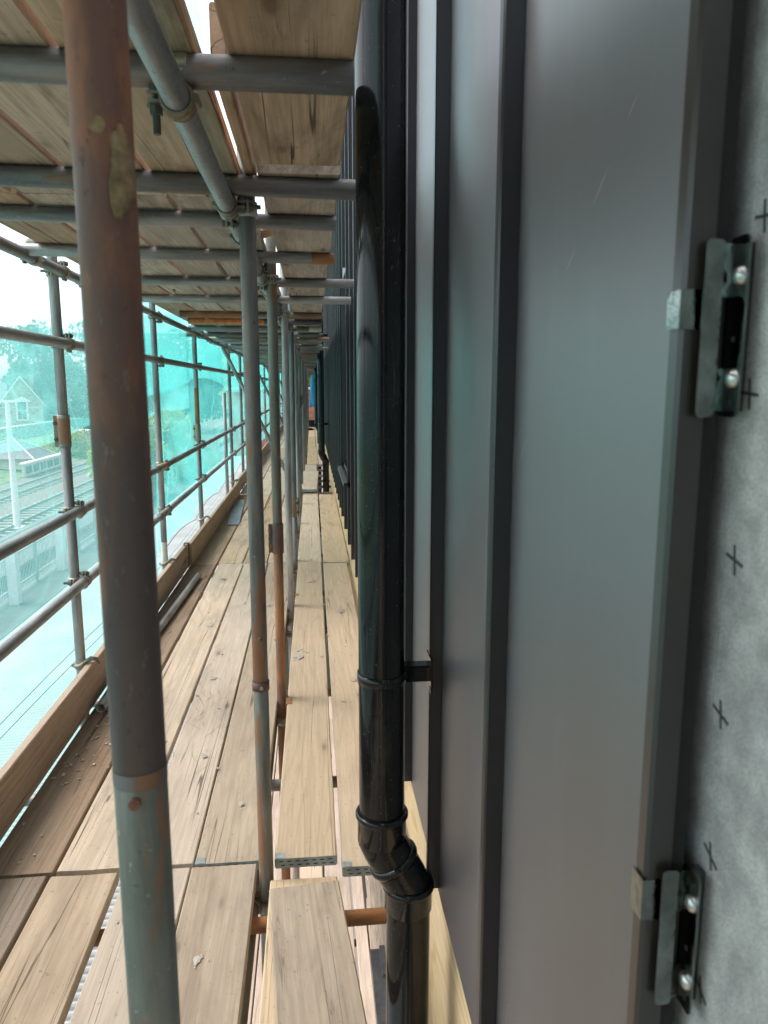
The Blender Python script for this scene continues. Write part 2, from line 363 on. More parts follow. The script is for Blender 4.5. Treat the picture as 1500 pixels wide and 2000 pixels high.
# ---- coupler, shared meshes.  Local frame: tube A runs along X at z=0, tube B along Y at z=.0505
def ring(b, c, axis, mi=0):
    m = Matrix.Translation(c) @ track((0, 0, 0), axis)
    ri, ro, h = TR + .0005, TR + .0052, .021
    b.lathe([(ri, -h), (ro, -h), (ro + .0012, -h * .6), (ro, 0), (ro + .0012, h * .6), (ro, h), (ri, h)], 20, mi, m, True)
CM = {}
def coupler_meshes():
    for tag_, axis, c, lug, bd in (('a', (1, 0, 0), Vector((0, 0, 0)), Vector((0, 1, 0)), Vector((0, 0, 1))), ('b', (0, 1, 0), Vector((0, 0, .0505)), Vector((1, 0, 0)), Vector((0, 0, 1)))):
        b = MB(); ring(b, c, axis)
        ax = Vector(axis)
        # lug plates on one side, hinge knuckle on the other
        for sgn in (-1, 1):
            p = c + lug * (TR + .012) + bd * sgn * .007
            q = Matrix.Translation(p) @ Matrix((lug, ax, lug.cross(ax))).transposed().to_4x4()
            b.box((-.014, -.018, -.0028), (.014, .018, .0028), 0, q)
        b.cyl(c - lug * (TR + .008) - ax * .019, c - lug * (TR + .008) + ax * .019, .0075, n=10)
        CM['band' + tag_] = b.mesh('band', 'fit')
        b = MB(); p = c + lug * (TR + .0145)
        b.cyl(p - bd * .02, p + bd * .042, .0058, n=10)
        for z in np.arange(.020, .042, .0032): b.cyl(p + bd * z, p + bd * (z + .0016), .0066, n=10)
        b.cyl(p + bd * .0105, p + bd * .0205, .0112, n=6, smooth=False); b.cyl(p - bd * .02, p - bd * .0105, .0105, n=6, smooth=False)
        b.cyl(p + bd * .0095, p + bd * .0107, .0145, n=14)
        CM['bolt' + tag_] = b.mesh('bolt', 'fitd')
    b = MB(); b.box((-.022, -.022, .0265), (.022, .022, .0235 + .0006)); b.cyl((0, 0, .0225), (0, 0, .028), .019, n=16); CM['body'] = b.mesh('body', 'fit')
coupler_meshes()
def coupler(c, a, n, label, group, flipa=False, mats=None):
    """c centre of tube A, a its direction, n direction from tube A to tube B"""
    a = Vector(a).normalized(); n = Vector(n).normalized(); bb = n.cross(a).normalized()
    e = link('scaffold_coupler', None, label=label, cat='scaffold clamp', group=group)
    e.matrix_world = Matrix.Translation(c) @ Matrix((a, bb, n)).transposed().to_4x4()
    for k, nm in (('banda', 'band'), ('bandb', 'band'), ('bolta', 'bolt'), ('boltb', 'bolt'), ('body', 'body')): link(nm, CM[k], e)
    return e
def sleeve(parent, z0, z1, mat, ang=math.pi):
    b = MB(); h = z1 - z0
    b.lathe([(TR + .0004, z0), (TR + .0045, z0), (TR + .0052, z0 + .004), (TR + .0052, z1 - .004), (TR + .0045, z1), (TR + .0004, z1)], 24)
    m = Matrix.Rotation(ang, 4, 'Z')
    b.box((TR + .003, -.0085, z0 + .003), (TR + .021, -.0025, z1 - .003), 0, m); b.box((TR + .003, .0025, z0 + .003), (TR + .021, .0085, z1 - .003), 0, m)
    s = b.ob('joint_sleeve', mat, parent)
    for f in (.25, .75):
        b = MB(); z = z0 + h * f
        p = lambda y: m @ Vector((TR + .013, y, z))
        b.cyl(p(-.022), p(.018), .0055, n=10); b.cyl(p(-.0175), p(-.0087), .0105, n=6, smooth=False); b.cyl(p(.0087), p(.016), .0105, n=6, smooth=False)
        b.ob('bolt', 'rust', s)
    return s

# ------------------------------------------------------------------ boards
def board_mesh(w, L, th, mat, seed, warp=.0, seg=8, edge=.0012):
    r = random.Random(seed); b = MB(); nx = 6; bow = r.uniform(-1, 1) * warp; cup = r.uniform(.0005, .0025)
    rows = []
    for j in range(seg + 1):
        y = -L / 2 + L * j / seg; dz = bow * (1 - (2 * j / seg - 1) ** 2); e0 = r.uniform(-edge, edge); e1 = r.uniform(-edge, edge)
        c = .004
        sec = [(-w / 2 + e0, -th + c), (-w / 2 + e0, -c), (-w / 2 + c + e0, 0), (0, -cup), (w / 2 - c + e1, 0), (w / 2 + e1, -c), (w / 2 + e1, -th + c), (w / 2 - c + e1, -th), (-w / 2 + c + e0, -th)]
        rows.append([(x, y, z + dz) for x, z in sec])
    n = len(rows[0]); vs = [p for q in rows for p in q]
    fs = [(j * n + k, (j + 1) * n + k, (j + 1) * n + (k + 1) % n, j * n + (k + 1) % n) for j in range(seg) for k in range(n)]
    b.add(vs, fs); b.add(vs[:n], [tuple(range(n))]); b.add(vs[-n:], [tuple(range(n - 1, -1, -1))])
    return b.mesh('board', mat)
BANDC = {}
def band_mesh(w, th, sgn):
    k = (round(w, 3), th, sgn)
    if k in BANDC: return BANDC[k]
    b = MB(); y = .0016 * sgn; t = .0012
    lo, hi = sorted((0, y))
    ws = w * .98
    b.box((-ws / 2, lo, -th + .001), (ws / 2, hi, -.001))
    b.box((-ws / 2, min(0, -sgn * .03), -.0006), (-ws / 2 + .03, max(0, -sgn * .03), .0007))
    for s_ in (-1, 1):
        x = s_ * w / 2
        b.box((min(x, x + s_ * .0016), min(0, -sgn * .09), -th + .003), (max(x, x + s_ * .0016), max(0, -sgn * .09), -.003))
    for row in (-.012, -.026):
        for i in range(7):
            x = -ws / 2 + .02 + i * (ws - .04) / 6 + (.006 if row < -.02 else 0)
            b.box((x - .008, min(y, y + sgn * .0004), row - .0018), (x + .006, max(y, y + sgn * .0004), row + .0018), 1)
    BANDC[k] = b.mesh('end_band', ('band', 'slot')); return BANDC[k]
SD = [0]
def board(x0, x1, y0, y1, zt, mat, label, group, th=.038, rz=0, rx=0, ry=0, bands='n', warp=.0015, name='scaffold_board', cat='plank'):
    SD[0] += 1; w, L = x1 - x0, y1 - y0
    o = link(name, board_mesh(w, L, th, mat, SD[0], warp, 10 if L > 1 else 3), loc=((x0 + x1) / 2, (y0 + y1) / 2, zt), label=label, cat=cat, group=group, rot=(rx, ry, rz))
    if 'n' in bands: link('end_band', band_mesh(w, th, -1), o, (0, -L / 2, 0))
    if 'f' in bands: link('end_band', band_mesh(w, th, 1), o, (0, L / 2, 0))
    return o

# ================================================================== SETTING
def sheet(name, x0, x1, y0, y1, z, mat, **k):
    b = MB(); b.add([(x0, y0, z), (x1, y0, z), (x1, y1, z), (x0, y1, z)], [(0, 1, 2, 3)]); return b.ob(name, mat, kind='structure', **k)
sheet('ground', -900, 900, -300, 1500, -6.02, 'ground')
sheet('platform', -11.6, -5.2, -20, 140, -5.99, 'tarmac')
sheet('platform', -14.6, -11.9, -20, 140, -5.55, 'tarmac')
sheet('platform_line', -13.9, -13.7, -20, 140, -5.545, 'yellow')
b = MB(); b.box((-24.5, -20, -6.015), (-15, 200, -5.985)); b.ob('ballast_bed', 'ballast', kind='structure')
b = MB()                      # grass bank beyond the track
prof = [(-24.6, -5.98), (-27, -5.5), (-32, -5.0), (-60, -4.6), (-60, -6.1), (-24.6, -6.1)]
vs = []; ny = 60
for j in range(ny):
    for i, (x, z) in enumerate(prof): vs.append((x, -20 + j * 6, z + (rng.normal() * .15 if 0 < i < 4 else 0)))
b.add(vs, [(j * 6 + i, j * 6 + i + 1, (j + 1) * 6 + i + 1, (j + 1) * 6 + i) for j in range(ny - 1) for i in range(5)]); b.ob('grass_bank', 'grass', kind='structure')
# track
for ti, xc in enumerate((-17.0, -21.6)):
    e = link('railway_track', None, loc=(xc, 0, -5.98), label=['railway track nearest the platform edge', 'far railway track beside the grassy bank'][ti], cat='railway track')
    for s_ in (-.75, .75):
        b = MB(); b.box((s_ - .035, -20, .1), (s_ + .035, 190, .24)); b.ob('rail', 'rail', e)
    me = MB().box((-1.25, -.12, 0), (1.25, .12, .1)).mesh('sleeper', 'sleeper')
    for k in range(130): link('sleeper', me, e, (0, 20 + k * .9, 0))
b = MB(); b.box((-15, -20, -5.99), (-14.6, 140, -5.53)); b.ob('platform_edge', 'tarmac', kind='structure')

# palisade fence
e = link('palisade_fence', None, loc=(-11, 0, -6), label='pale steel palisade fence along the platform below', cat='fence')
b = MB(); b.box((-.02, 14, .3), (.02, 95, .36)); b.ob('rail', 'fence', e); b = MB(); b.box((-.02, 14, 1.5), (.02, 95, 1.56)); b.ob('rail', 'fence', e)
me = MB(); me.add([(-.03, -.035, .1), (-.03, .035, .1), (-.045, .035, 1.75), (-.045, -.035, 1.75), (-.04, 0, 1.86), (-.05, 0, .1), (-.06, 0, 1.75)], [(0, 1, 2, 3), (3, 2, 4), (1, 5, 6, 2), (5, 0, 3, 6)]); me = me.mesh('pale', 'fence')
for k in range(290): link('pale', me, e, (0, 20 + k * .15, 0))
b = MB()
for k in range(170): 
    y = 20 + (290 + k) * .15; b.box((-.045, y - .035, .1), (-.03, y + .035, 1.8))
b.ob('far_pales', 'fence', e, kind='stuff')
me = MB().box((-.05, -.05, 0), (.05, .05, 1.7)).mesh('post', 'fence')
for k in range(28): link('post', me, e, (.02, 18.9 + k * 2.7, 0))
for y, lb in ((26.5, 'broad pale post by the fence, leftmost'), (31.5, 'broad pale post by the fence, middle one'), (37.5, 'broad pale post by the fence, right one nearest the rusted pole')):
    b = MB(); b.box((-.16, -.16, 0), (.16, .16, 2.05)); b.box((-.2, -.2, 2.05), (.2, .2, 2.12)); b.ob('fence_pier', 'white', loc=(-10.6, y, -6), label=lb, cat='post', group='broad posts along the fence')
# corrugated roof
n_ = 8; L = 52.; amp = .017; pitch = .076
ys = np.arange(-2, L, pitch / 5)
b = MB(); vs = []
for y in ys:
    z = amp * math.sin(2 * math.pi * y / pitch); vs += [(-5.3, y, -2.62 + z), (-1.45, y, -2.38 + z)]
b.add(vs, [(2 * i, 2 * i + 1, 2 * i + 3, 2 * i + 2) for i in range(len(ys) - 1)], 0, True)
b.add([(-5.31, -2, -2.8), (-5.31, L, -2.8), (-5.31, L, -2.6), (-5.31, -2, -2.6)], [(0, 1, 2, 3)])
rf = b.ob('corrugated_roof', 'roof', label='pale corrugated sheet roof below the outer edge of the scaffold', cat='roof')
for k in range(9): MB().box((-5.25, 1 + k * 5.5 - .08, -6), (-5.1, 1 + k * 5.5 + .08, -2.66)).ob('post', 'white', rf)
# mast
b = MB(); b.cyl((0, 0, 0), (0, 0, 7.0), .19, .11, n=14); b.box((-.3, -.3, 0), (.3, .3, .2)); mst = b.ob('lamp_mast', 'white', loc=(-16.05, 41.2, -6.1), label='tall white railway mast beside the tracks at the left', cat='mast')
MB().box((-.35, -.08, 6.9), (.5, .08, 7.02)).ob('crossarm', 'white', mst)
# trackside cabinets
for i, (x, y, hgt) in enumerate(((-27.2, 92.5, 2.0), (-27.6, 96.6, 1.7), (-28.4, 89.0, 1.9))):
    e = link('trackside_cabinet', None, loc=(x, y, -5.6), label=['middle grey trackside cabinet with a ribbed lid', 'farthest grey trackside cabinet', 'left grey trackside cabinet, half behind the sleeved outer pole'][i], cat='cabinet', group='trackside cabinets')
    MB().box((-1.1, -.8, 0), (1.1, .8, hgt)).ob('body', 'cab', e); MB().box((-1.2, -.9, hgt), (1.2, .9, hgt + .14)).ob('lid', 'white', e)
    MB().box((-.95, -.83, .15), (-.04, -.8, hgt - .15)).ob('door', 'cab', e); MB().box((.04, -.83, .15), (.95, -.83 + .03, hgt - .15)).ob('door', 'cab', e)
# low hut with hipped roof, low panelled wall
e = link('platform_hut', None, loc=(-27.5, 71, -5.7), label='small platform hut with hipped slate roof at left edge', cat='hut')
MB().box((-2.2, -2.2, 0), (2.2, 2.2, 1.0)).ob('wall', 'stone', e)
b = MB(); b.add([(-2.8, -2.8, 1.0), (2.8, -2.8, 1.0), (2.8, 2.8, 1.0), (-2.8, 2.8, 1.0), (0, 0, 2.7)], [(0, 1, 4), (1, 2, 4), (2, 3, 4), (3, 0, 4), (3, 2, 1, 0)]); r_ = b.ob('roof', 'slate', e)
b = MB()
for x, y in ((-2.8, -2.8), (2.8, -2.8), (2.8, 2.8)): b.cyl((x, y, 1.03), (0, 0, 2.73), .07, n=6)
b.ob('ridge_tiles', 'stone', r_)
e = link('garden_wall', None, loc=(-24.4, 70, -5.95), label='low panelled wall beside the track ballast', cat='wall')
MB().box((-.2, -5, 0), (0, 6, 1.05)).ob('wall', 'stone', e); MB().box((-.35, -5.1, 1.05), (.15, 6.1, 1.2)).ob('coping', 'white', e)
for k in range(6): MB().box((0, -4.6 + k * 1.75, .25), (.04, -3.3 + k * 1.75, .85)).ob('panel', 'slate', e)
# long viaduct / parapet strip behind the grass
e = link('far_parapet', None, loc=(-38, 0, -4.9), label='long dark brick parapet behind the grassy bank', cat='wall')
MB().box((-.3, 40, 0), (0, 190, 1.4)).ob('wall', 'brickr', e); 
for k in range(34): MB().box((.0, 42 + k * 4.3, 0), (.12, 42.7 + k * 4.3, 1.4)).ob('pilaster', 'brick', e)
MB().box((-.4, 40, 1.4), (.14, 190, 1.55)).ob('coping', 'stone', e)

# gabled house
def house():
    e = link('brick_house', None, loc=(-43.5, 117, -6.1), label='gabled brick house with white-trimmed window at left edge', cat='house', rot=(0, 0, R(20)))
    w2, zr, ze, d = 2.9, 9.1, 5.3, 9
    b = MB(); b.add([(-w2, 0, 0), (w2, 0, 0), (w2, 0, ze), (0, 0, zr), (-w2, 0, ze), (-w2, d, 0), (w2, d, 0), (w2, d, ze), (0, d, zr), (-w2, d, ze)],
                    [(0, 1, 2, 3, 4), (9, 8, 7, 6, 5), (1, 6, 7, 2), (5, 0, 4, 9)]); b.ob('wall', 'brick', e)
    rf = MB()
    for s_ in (-1, 1):
        rf.add([(s_ * (w2 + .4), -.35, ze - .5), (0, -.35, zr + .12), (0, d + .3, zr + .12), (s_ * (w2 + .4), d + .3, ze - .5), (s_ * (w2 + .4), -.35, ze - .32), (0, -.35, zr + .3), (0, d + .3, zr + .3), (s_ * (w2 + .4), d + .3, ze - .32)],
               [(0, 1, 2, 3), (4, 7, 6, 5), (0, 4, 5, 1), (0, 3, 7, 4)])
    r_ = rf.ob('roof', 'slate', e)
    MB().box((-w2 - 9, 2.5, 0), (-w2, d, 5.1)).ob('side_wing', 'brick', e)
    b = MB(); b.add([(-w2 - 9.3, 2.2, 5), (-w2 + 1, 2.2, 5), (-w2 + 1, 6, 8.4), (-w2 - 9.3, 6, 8.4), (-w2 - 9.3, d + .5, 5), (-w2 + 1, d + .5, 5)], [(0, 1, 2, 3), (3, 2, 5, 4)]); b.ob('side_roof', 'slate', e)
    b = MB(); b.box((1.2, 5, 7.2), (2.0, 5.9, 9.6)); b.ob('chimney', 'brick', r_)
    wn = MB().box((-.85, -.12, 2.9), (-.6, .02, 5.5)).box((.6, -.12, 2.9), (.85, .02, 5.5)).box((-.85, -.12, 2.7), (.85, .02, 2.9)).add([(-1.2, -.2, 5.5), (1.2, -.2, 5.5), (1.2, -.2, 5.75), (0, -.2, 6.3), (-1.2, -.2, 5.75), (-1.2, 0, 5.5), (1.2, 0, 5.5)], [(0, 1, 2, 3, 4), (0, 5, 6, 1)]).ob('window', 'white', e)
    MB().box((-.6, -.04, 2.9), (.6, .0, 5.5)).ob('pane', 'pane', wn); MB().box((-.6, -.08, 4.15), (.6, -.041, 4.25)).box((-.04, -.08, 2.9), (.04, -.041, 4.15)).ob('frame', 'white', wn)
    for z, hw in ((4.6, w2), (2.5, w2), (1.7, w2), (1.1, w2)):
        MB().box((-hw, -.09, z), (-1.0, -.005, z + .16)).ob('stone_band', 'stone', e); MB().box((1.0, -.09, z), (hw, -.005, z + .16)).ob('stone_band', 'stone', e)
    for s_ in (-1, 1):
        b = MB(); b.add([(s_ * (w2 + .35), -.36, ze - .55), (0, -.36, zr + .05), (0, -.36, zr + .32), (s_ * (w2 + .35), -.36, ze - .25)], [(0, 1, 2, 3)]); b.ob('bargeboard', 'white', e)
house()

# trees
def tree(x, y, z0, hh, rad, n, leafsz, mat, label, group='trees beyond the railway', trunk_h=.35, cat='tree'):
    e = link('broadleaf_tree' if cat == 'tree' else 'bush', None, loc=(x, y, z0), label=label, cat=cat, group=group)
    nb = 16; cs = []
    for k in range(nb):
        a = rng.uniform(0, 6.28); t = rng.uniform(0, 1); rr = rad * (.15 + .65 * math.sqrt(rng.uniform())) * (1 - .5 * t)
        cs.append((rr * math.cos(a), rr * math.sin(a), hh * (trunk_h + (1 - trunk_h) * (.12 + .76 * t)), rad * rng.uniform(.28, .5)))
    cs = np.array(cs); idx = rng.integers(0, nb, n); c = cs[idx]
    d = rng.normal(size=(n, 3)); d /= np.linalg.norm(d, axis=1)[:, None]
    p = c[:, :3] + d * (c[:, 3] * rng.uniform(.55, 1.08, n) ** .6)[:, None] * np.array([1, 1, .85])
    u = rng.normal(size=(n, 3)); u /= np.linalg.norm(u, axis=1)[:, None]; v = np.cross(u, rng.normal(size=(n, 3))); v /= np.linalg.norm(v, axis=1)[:, None]
    s = leafsz * rng.uniform(.5, 1.3, n)[:, None]
    V = np.stack([p - u * s, p + v * s * .6, p + u * s, p - v * s * .6], 1).reshape(-1, 3)
    me = bpy.data.meshes.new('crown'); me.from_pydata(V.tolist(), [], np.arange(4 * n).reshape(-1, 4).tolist()); me.materials.append(M[mat]); me.update()
    link('crown', me, e)
    b = MB(); b.cyl((0, 0, 0), (rad * .03, 0, hh * (trunk_h + .25)), hh * .028, hh * .014, n=9)
    for k in range(6):
        q = cs[k]; b.cyl((0, 0, hh * trunk_h * rng.uniform(.7, 1.2)), tuple(q[:3]), hh * .013, hh * .004, n=6)
    b.ob('trunk', 'bark', e)
tr = [(-51, 150, 20, 10, 'tallest tree, directly behind the gabled house'), (-38, 140, 19.5, 8.5, 'tree between the sleeved outer pole and the rusted pole'),
      (-66, 150, 15.5, 9, 'tree sloping down to the left edge behind the house'), (-28, 138, 17.5, 8, 'tree behind the rusted near pole'),
      (-20, 128, 16.8, 7.5, 'tree showing its top left of the second outer pole'), (-12.5, 120, 16.0, 7, 'tree between the second and third outer poles'),
      (-6.5, 112, 13.5, 6, 'tree right of the third outer pole'), (-44, 128, 12, 7, 'lower tree right of the gabled house'), (-33, 118, 9.5, 6, 'low tree above the trackside cabinets'),
      (-24, 108, 9.5, 6, 'low dark tree behind the rusted near pole'), (-58, 128, 9, 6, 'low tree at the left edge beside the house')]
for x, y, h, r_, lb in tr: tree(x, y, -6, h, r_, 5200, .42, 'leaf', lb, trunk_h=.12)
tree(-12.3, 52, -6, 6.3, 3.4, 6000, .2, 'leafb', 'bright yellow-green bush left of the third outer pole', 'bushes beyond the netting', .02, 'bush')
tree(-11.3, 62, -6, 5.6, 3.1, 4500, .2, 'leafb', 'bright yellow-green bush right of the third outer pole', 'bushes beyond the netting', .02, 'bush')
tree(-26.5, 84, -6, 2.6, 3.2, 2500, .16, 'leafb', 'pale scrub on the bank by the trackside cabinets', 'bushes beyond the netting', .02, 'bush')
tree(-31, 76, -6, 2.4, 4., 2500, .16, 'leafb', 'pale scrub on the bank right of the hut roof', 'bushes beyond the netting', .02, 'bush')
tree(-2.2, 62, -6, 12.3, 4.0, 5000, .3, 'leafb', 'green tree above the end of the walkway', None, .3)
tree(-5.2, 75, -6, 13.0, 4.5, 5000, .3, 'leafb', 'bright green tree seen past the diagonal brace', None, .3)

# ================================================================== BUILDING
bld = link('clad_building', None, label='building under construction clad in dark grey standing-seam metal', cat='building')
XW = .30; ZT = 6.2
seams = [.533, 1.088, 1.663, 2.18, 2.72, 3.24, 3.77, 4.29, 4.81, 5.33, 5.86]
y = 7.2
far = []
while y < 36: far.append(round(y, 3)); y += .53
WY0, WY1, WZ0, WZ1 = 5.86, 7.2, .88, 2.56
allp = [(seams[i], seams[i + 1]) for i in range(len(seams) - 1)] + [(far[i], far[i + 1]) for i in range(len(far) - 1)]
def pan(y0, y1, z0, z1):
    b = MB(); b.box((0, 0, 0), (.008, y1 - y0 - .001, z1 - z0)); b.ob('cladding_panel', ['clad'], bld, (XW, y0, z0))
for y0, y1 in allp: pan(.549 if y0 < .6 else y0, y1, .345 + (.0 if y0 < 3 else random.uniform(-.004, .004)), ZT)
for z0, z1 in ((.345, WZ0), (WZ1, ZT)):
    for y0, y1 in ((5.86, 6.53), (6.53, 7.2)): pan(y0, y1, z0, z1)
def seam(y, z0, z1, near=False):
    b = MB(); wd = .024; h = .0225 if near else .03; L_ = z1 - z0; c = .003
    if near: wd = .019
    sec = [(0, 0), (-h + c, 0), (-h, c), (-h, wd - c), (-h + c, wd), (-.012, wd), (-.012, wd - .008), (0, wd - .008)]
    vs = [(x, yy, z) for z in (0, L_) for x, yy in sec]; n = len(sec)
    b.add(vs, [(k, (k + 1) % n, n + (k + 1) % n, n + k) for k in range(n)]); b.add(vs, [tuple(range(n - 1, -1, -1)), tuple(range(n, 2 * n))])
    return b.ob('standing_seam', 'nearseam' if near else 'seam', bld, (XW - (.008 if near else .0005), y, z0))
for i, y in enumerate(seams): seam(y, .36 if i < 4 else .35, ZT, i == 0)
for y in far: seam(y, .35, ZT)
seam(6.53, .35, WZ0 - .05); seam(6.53, WZ1 + .05, ZT)
MB().box((.2915, .5345, .3), (.3035, .547, ZT)).ob('gap_shade_strip', 'slot', bld)  # black strip added for the shade in the gap behind the near seam
# window recess
wn = MB().box((XW - .012, WY1 - .012, WZ0), (XW + .20, WY1 - .001, WZ1)).box((XW - .012, WY0 + .001, WZ0), (XW + .20, WY0 + .012, WZ1)).box((XW - .012, WY0 + .013, WZ1 - .012), (XW + .2, WY1 - .013, WZ1)).ob('window', 'clad_edge', bld, label='window opening with flat metal reveals')
MB().box((XW + .16, WY0 + .02, WZ0 + .02), (XW + .165, WY1 - .02, WZ1 - .02)).ob('pane', 'pane', wn)
MB().box((XW + .15, WY0 + .013, WZ0 + .005), (XW + .18, WY0 + .06, WZ1 - .02)).box((XW + .15, WY1 - .06, WZ0 + .005), (XW + .18, WY1 - .013, WZ1 - .02)).ob('frame', 'clad_edge', wn)
b = MB(); b.add([(XW - .06, WY0 + .0, WZ0 - .03), (XW + .2, WY0, WZ0 + .01), (XW + .2, WY1, WZ0 + .01), (XW - .06, WY1, WZ0 - .03), (XW - .06, WY0, WZ0 - .06), (XW - .06, WY1, WZ0 - .06), (XW - .001, WY0, WZ0 - .06), (XW - .001, WY1, WZ0 - .06)], [(0, 1, 2, 3), (0, 3, 5, 4), (0, 4, 6, 1), (3, 2, 7, 5), (4, 5, 7, 6)]); b.ob('sill', 'seam', wn)
# plywood sheathing, membrane, brick below
for y0, y1, lb in ((.64, 1.12, None), (1.125, 3.56, None), (3.565, 6.0, None), (6.005, 8.44, None), (8.445, 10.9, None), (10.9, 13.3, None), (13.3, 20, None), (20, 28, None), (28, 36, None)):
    MB().box((0, 0, 0), (.014, y1 - y0 - .003, 1.2)).ob('plywood_sheet', 'ply', bld, (.327 if y0 < .5 else .331, y0, -.68))
MB().box((.3175, -5.2, .44), (.345, .533, ZT)).box((.3175, .534, .44), (.345, .62, ZT)).ob('membrane', 'membrane', bld)
MB().box((.346, .62, -.6), (.6, 36, ZT)).ob('backing_wall', 'clad_edge', bld)
for (yy, zz, a) in ((.546, 1.735, 0), (.547, 1.605, 0), (.549, 1.473, .1), (.551, 1.34, .15), (.549, 1.211, .3), (.548, 1.081, .35), (.552, .95, 0), (.545, 1.865, 0), (.42, 1.8, 0), (.42, 1.67, 0), (.42, 1.54, .1), (.42, 1.41, .1), (.42, 1.28, .1), (.42, 1.15, .1)):
    b = MB(); m1 = Matrix.Rotation(-.1 - a * .3, 4, 'X'); m2 = Matrix.Rotation(.1 + a * 1.2, 4, 'X')
    b.box((-.0006, -.0012, -.0115), (-.0001, .0012, .0115), 0, m1); b.box((-.0007, -.0115, -.0012), (-.0002, .0115, .0012), 0, m2)
    b.ob('printed_cross', 'ink', bld, (.3175, yy * .945, 1.61 + (zz - 1.61) * .945))
# brick wall below (individual bricks where they can be seen)
MB().box((.362, -2, -6), (.45, 36, -.68)).ob('mortar_bed', 'mortar', bld)
bm_ = MB().box((0, .005, .005), (.02, .22, .07)).mesh('brick', 'brick')
cnt = 0
for r_ in range(30):
    for c_ in range(10):
        link('brick', bm_, bld, (.345, 2.6 + c_ * .225 + (r_ % 2) * .112, -2.9 + r_ * .075)); cnt += 1
b = MB(); b.box((-.08, 0, -.004), (.06, 3.2, 0)); b.box((-.08, 0, -.05), (-.077, 3.2, -.004)); b.box((-.03, 3.0, 0), (.06, 3.2, .02)); b.ob('flashing', 'lead', bld, (.345, .35, -1.4), label='grey folded metal flashing over the brickwork')
# fixing clips
def clip(zc, zt0, zt1, rt):
    e = MB(); hh = .064
    # foot plate with rounded corners, in plane X
    def rr(y0, y1, z0, z1, r, n=4):
        out = []
        for cy, cz, a0 in ((y1 - r, z1 - r, 0), (y0 + r, z1 - r, 90), (y0 + r, z0 + r, 180), (y1 - r, z0 + r, 270)):
            for k in range(n + 1): t = R(a0 + 90 * k / n); out.append((cy + r * math.cos(t), cz + r * math.sin(t)))
        return out
    o2 = rr(.510, .5365, -hh, hh, .006)
    vs = [(.3045, a_, c_) for a_, c_ in o2] + [(.3060, a_, c_) for a_, c_ in o2]; n = len(o2)
    e.add(vs, [tuple(range(n)), tuple(range(2 * n - 1, n - 1, -1))] + [(k, n + k, n + (k + 1) % n, (k + 1) % n) for k in range(n)])
    o3 = rr(.2815, .2955, -hh, hh * .97, .004)          # flange beside the seam, in plane Y
    vs = [(a_, .5255, c_) for a_, c_ in o3] + [(a_, .5270, c_) for a_, c_ in o3]
    e.add(vs, [tuple(range(n)), tuple(range(2 * n - 1, n - 1, -1))] + [(k, n + k, n + (k + 1) % n, (k + 1) % n) for k in range(n)])
    e.box((.3062, .524, -hh + .004), (.3172, .535, hh - .004))
    # sloping webs joining both at top and bottom
    for z0, z1 in ((hh * .35, hh * .93), (-hh * .93, -hh * .45)):
        e.add([(.295, .526, z0), (.295, .526, z1), (.3050, .530, z1), (.3050, .530, z0)], [(0, 1, 2, 3)])
    o = e.ob('fixing_clip', 'zinc', bld, (0, 0, zc), label='galvanised fixing clip hooked over the seam edge')
    b = MB(); t0, t1 = zt0 - zc, zt1 - zc
    b.box((.2682, .5318, t0), (.290, .5326, t1)); b.box((.2675, .5318, t0), (.2682, .552, t1)); ob_ = b.ob('hook_tab', 'zinc', o)
    for z in (.036, -.036):
        s_ = MB(); m = Matrix.Translation((.3045, .519, z)) @ Matrix.Rotation(R(-90), 4, 'Y')
        s_.lathe([(0, .005), (.0035, .0048), (.0062, .0034), (.0073, .001), (.0075, 0)], 14, 0, m); s_.ob('screw', 'zincb', o)
    for y_, z in ((.522, -.008), (.519, -.053)):
        s_ = MB(); m = Matrix.Translation((.3044, y_, z)) @ Matrix.Rotation(R(-90), 4, 'Y'); s_.cyl(m @ Vector((0, 0, 0)), m @ Vector((0, 0, .0003)), .0022, n=10); s_.ob('hole', 'slot', o)
clip(1.652, 1.652, 1.680, 0); clip(1.155, 1.168, 1.205, 1)

